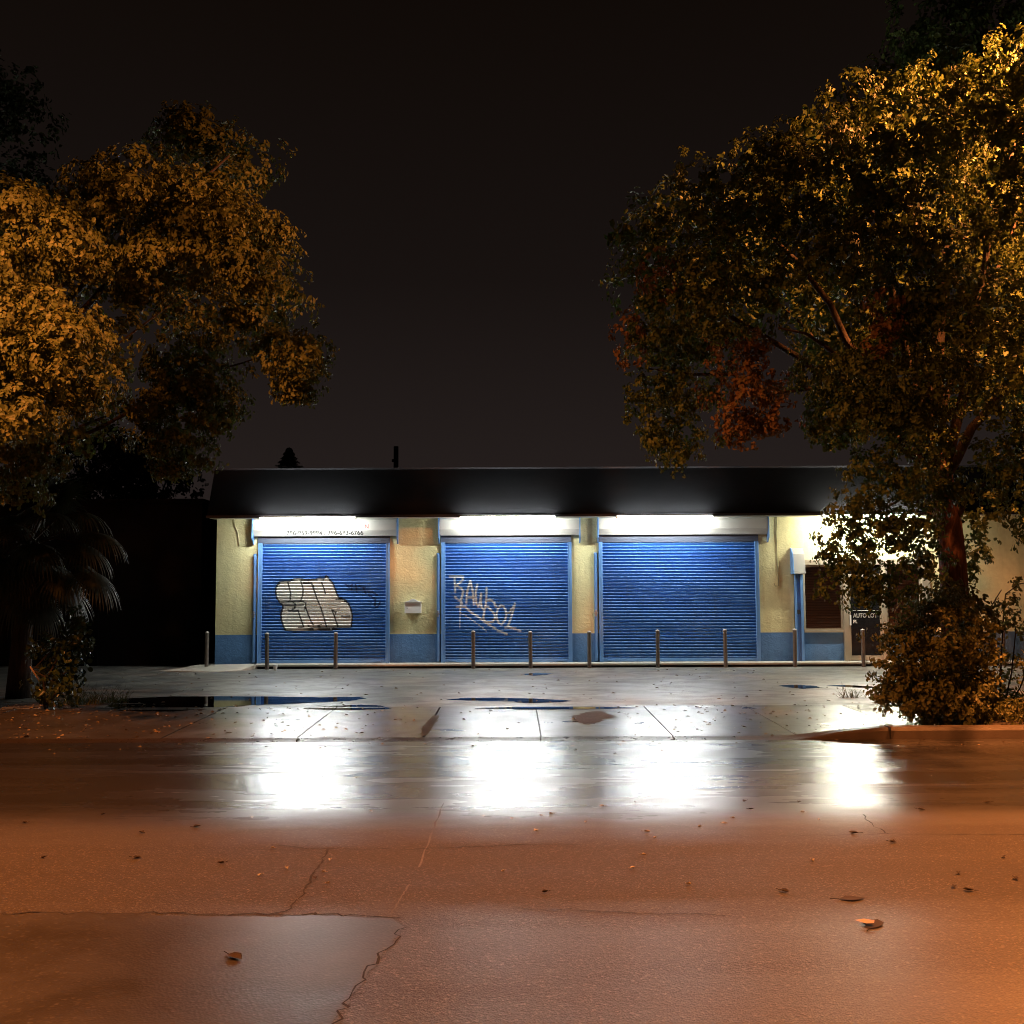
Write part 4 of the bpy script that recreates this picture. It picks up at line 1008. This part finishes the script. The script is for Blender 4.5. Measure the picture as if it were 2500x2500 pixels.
# ---- leaf litter
Cs, Ds, Ns, Ss = [], [], [], []
def lit(X, Y, z, s):
    a = random.uniform(0, 6.28); Cs.append((X, Y, z+.004)); Ds.append((math.cos(a), math.sin(a), random.uniform(.0, .25))); Ns.append((random.gauss(0, .25), random.gauss(0, .25), 1)); Ss.append(s)
for i in range(420):
    X = -9+abs(random.gauss(0, 4.2)); Y = random.uniform(Y0+.05, Y1); lit(X, Y, walk_z(Y)+.003, random.uniform(.03, .07))
for i in range(90): X = random.uniform(-8, 7); Y = KY-.1-abs(random.gauss(0, .55)); lit(X, Y, road_z(Y), random.uniform(.025, .055))
for i in range(170): X = random.uniform(-9, 6); Y = random.uniform(Y1, 27.5); lit(X, Y, lot_z(Y)+.002, random.uniform(.04, .08))
for i in range(160): X = random.uniform(1.5, 6.2); Y = random.uniform(Y0, Y1); lit(X, Y, walk_z(Y)+.003+max(0, X-5.05)*.036, random.uniform(.03, .06))
for i in range(60): X = random.uniform(-9, -5.5); Y = random.uniform(16.8, 18.2); lit(X, Y, .11, random.uniform(.04, .08))
tag(leaf_mesh('leaf_litter', np.array(Cs), np.array(Ds), np.array(Ns), np.array(Ss), M_litter, None, 1.2), 'small wet leaf bits scattered over pavement, gutter and lot', 'leaf litter', None, 'stuff')
# larger single leaves on the road
def one_leaf(px, py, s, mat, label, grp, nm='fallen_leaf', curl=.02):
    w_ = on_road(px, py); z = road_z(w_.y)+.0035; a = random.uniform(0, 6.28); m = MB()
    out = [(0, 0), (.2, .22), (.45, .34), (.75, .22), (1, 0), (.75, -.24), (.45, -.32), (.2, -.2)]
    vs = []
    for (u, v_) in out:
        u += random.uniform(-.06, .06); v_ *= random.uniform(.6, 1.15)
        zz_ = curl*(abs(v_)*2.2+.5*abs(u-.5)); c_, s_ = math.cos(a), math.sin(a)
        vs.append((w_.x+s*((u-.5)*c_-v_*s_), w_.y+s*((u-.5)*s_+v_*c_), z+zz_))
    vs.append((w_.x, w_.y, z)); m.add(vs, [(i, (i+1) % 8, 8) for i in range(8)])
    # stalk
    b0 = Vector(vs[0]); dd_ = (b0-Vector(vs[4])).normalized(); m.tube([b0, b0+dd_*s*.35+Vector((0, 0, .004))], .002, 4)
    return tag(m.build(nm, mat, smooth=True), label, 'leaf', grp)
pale = [(665, 2072), (635, 2139), (790, 2131), (800, 2159), (806, 2102), (700, 2122), (1228, 2129), (1250, 2001), (1180, 1995), (1320, 1993), (1345, 1988), (1470, 1970), (1580, 2032), (1600, 2047), (1572, 2089), (1545, 2121), (1682, 2161), (1770, 2012), (1790, 1999), (1960, 1985), (1708, 2020), (1984, 2103), (1310, 2030), (905, 1982), (615, 1998), (2000, 2003), (1430, 2009), (870, 1900)]
for q in pale: one_leaf(*q, random.uniform(.03, .055), M_litterpale, 'small pale wet leaf lying flat on the asphalt road', 'pale leaves on the road')
drk = [(335, 2096), (60, 2010), (480, 2020), (345, 2034), (105, 2096), (770, 2146), (540, 2109), (2340, 2134), (2330, 2167), (2365, 2175), (2480, 2147), (2450, 2094), (2180, 2058), (1915, 2178), (2085, 2035), (1818, 1958), (1833, 1977), (1330, 2180), (1950, 1960), (2250, 1978), (2410, 1960), (250, 1990), (1550, 1960)]
for q in drk: one_leaf(*q, random.uniform(.04, .075), M_litterdark, 'small dark wet leaf stuck to the asphalt road', 'dark leaves on the road')
one_leaf(573, 2339, .12, M_litterdark, 'large dark leaf lying on the smooth repair patch of the road', None)
one_leaf(2080, 2195, .16, M_litterdark, 'crumpled dark brown leaf on the road, farther of the two at right', None, curl=.006)
o = one_leaf(2132, 2258, .19, M_litterdark, 'large curled brown and tan leaf on the road at right, nearest the viewer', None, curl=.006)
q = on_road(2115, 2258); m = MB(); zq = road_z(q.y)+.022
m.add([(q.x-.055, q.y+.03, zq-.004), (q.x-.01, q.y-.035, zq-.004), (q.x+.03, q.y-.04, zq), (q.x+.045, q.y+.0, zq+.002), (q.x+.0, q.y+.04, zq)], [(0, 1, 2, 3, 4)])
u_ = m.build('pale_underside', simple('tan_leaf', (.45, .28, .17), .6)); o['_w'] = (0, 0, 0); adopt(u_, o)

# ------------------------------------------------------------------ street lamps just outside the frame
SODC = (1.0, .29, .068)
def street_lamp(base, head, power, label, cone, aim):
    o = thing('street_lamp', label, 'street lamp', base, 'sodium street lamps'); bx, by, bz = base; hx, hy, hz = head
    m = MB(); m.tube([(bx, by, bz), (bx, by, hz-.2)], [.12, .08], 12); m.build('pole', M_lock, o)
    m = MB(); m.tube([(bx, by, hz-.3), (bx+(hx-bx)*.3, by+(hy-by)*.3, hz+.1), (hx, hy, hz+.2)], [.045, .04, .035], 8); m.build('arm', M_lock, o)
    m = MB(); m.prism([(hx-.32, hz+.10), (hx-.2, hz+.27), (hx+.2, hz+.27), (hx+.32, hz+.10)], 'y', hy-.17, hy+.17); m.build('lamp_head', M_lock, o, bevel=.03)
    m = MB(); m.tube([(hx, hy, hz+.095), (hx, hy, hz+.04), (hx, hy, hz+.01)], [.15, .12, .05], 12); m.build('lens', M_sod, o)
    l_ = bpy.data.lights.new('sodium_lamp', 'SPOT'); l_.energy = power; l_.color = SODC; l_.shadow_soft_size = .12; l_.spot_size = R(cone); l_.spot_blend = .35
    lo = bpy.data.objects.new('sodium_lamp', l_); COL.objects.link(lo); lo.location = (hx, hy, hz-.08); adopt(lo, o); lo.rotation_euler = Vector(aim).to_track_quat('-Z', 'Y').to_euler()
    return o
street_lamp((10.9, 14.1, 0), (7.9, 13.1, 9.4), 16000, 'sodium street lamp on the right kerb side just outside the view', 164, (-.35, -.05, -1))
street_lamp((-10.2, 2.2, 0), (-7.3, 7.4, 8.4), 7600, 'sodium street lamp on the near left side just outside the view', 165, (0, 0, -1))

# ------------------------------------------------------------------ sky
W = bpy.data.worlds.new('World'); S.world = W; W.use_nodes = True; nt = W.node_tree; nt.nodes.clear()
out = nt.nodes.new('ShaderNodeOutputWorld'); bg = nt.nodes.new('ShaderNodeBackground')
tc = nt.nodes.new('ShaderNodeTexCoord'); sp = nt.nodes.new('ShaderNodeSeparateXYZ'); nt.links.new(tc.outputs['Generated'], sp.inputs[0])
rp = nt.nodes.new('ShaderNodeValToRGB'); e = rp.color_ramp.elements
e[0].position = 0; e[0].color = (.0205, .0148, .0138, 1); e[1].position = .52; e[1].color = (.0046, .0027, .0018, 1)
k = e.new(.13); k.color = (.0165, .0119, .0109, 1); k = e.new(.28); k.color = (.0088, .0060, .0052, 1)
nt.links.new(sp.outputs[2], rp.inputs[0])
sky = nt.nodes.new('ShaderNodeTexSky'); sky.sky_type = 'NISHITA'; sky.sun_disc = False; sky.sun_elevation = R(-8); sky.sun_rotation = R(180)
ad = nt.nodes.new('ShaderNodeMix'); ad.data_type = 'RGBA'; ad.blend_type = 'ADD'; ad.inputs[0].default_value = .01
nt.links.new(rp.outputs[0], ad.inputs[6]); nt.links.new(sky.outputs[0], ad.inputs[7])
nt.links.new(ad.outputs[2], bg.inputs[0]); bg.inputs[1].default_value = 1.0
nt.links.new(bg.outputs[0], out.inputs[0])

S.cycles.pixel_filter_type = 'BLACKMAN_HARRIS'; S.cycles.filter_width = 1.0
S.render.engine = 'CYCLES'
S.view_settings.view_transform = 'Standard'; S.view_settings.look = 'None'; S.view_settings.exposure = 0; S.view_settings.gamma = 1
S.render.resolution_x = 1024; S.render.resolution_y = 1024
S.cycles.max_bounces = 6; S.cycles.diffuse_bounces = 3; S.cycles.glossy_bounces = 3; S.cycles.sample_clamp_indirect = 8

for o in bpy.data.objects:
    if '_w' in o: del o['_w']
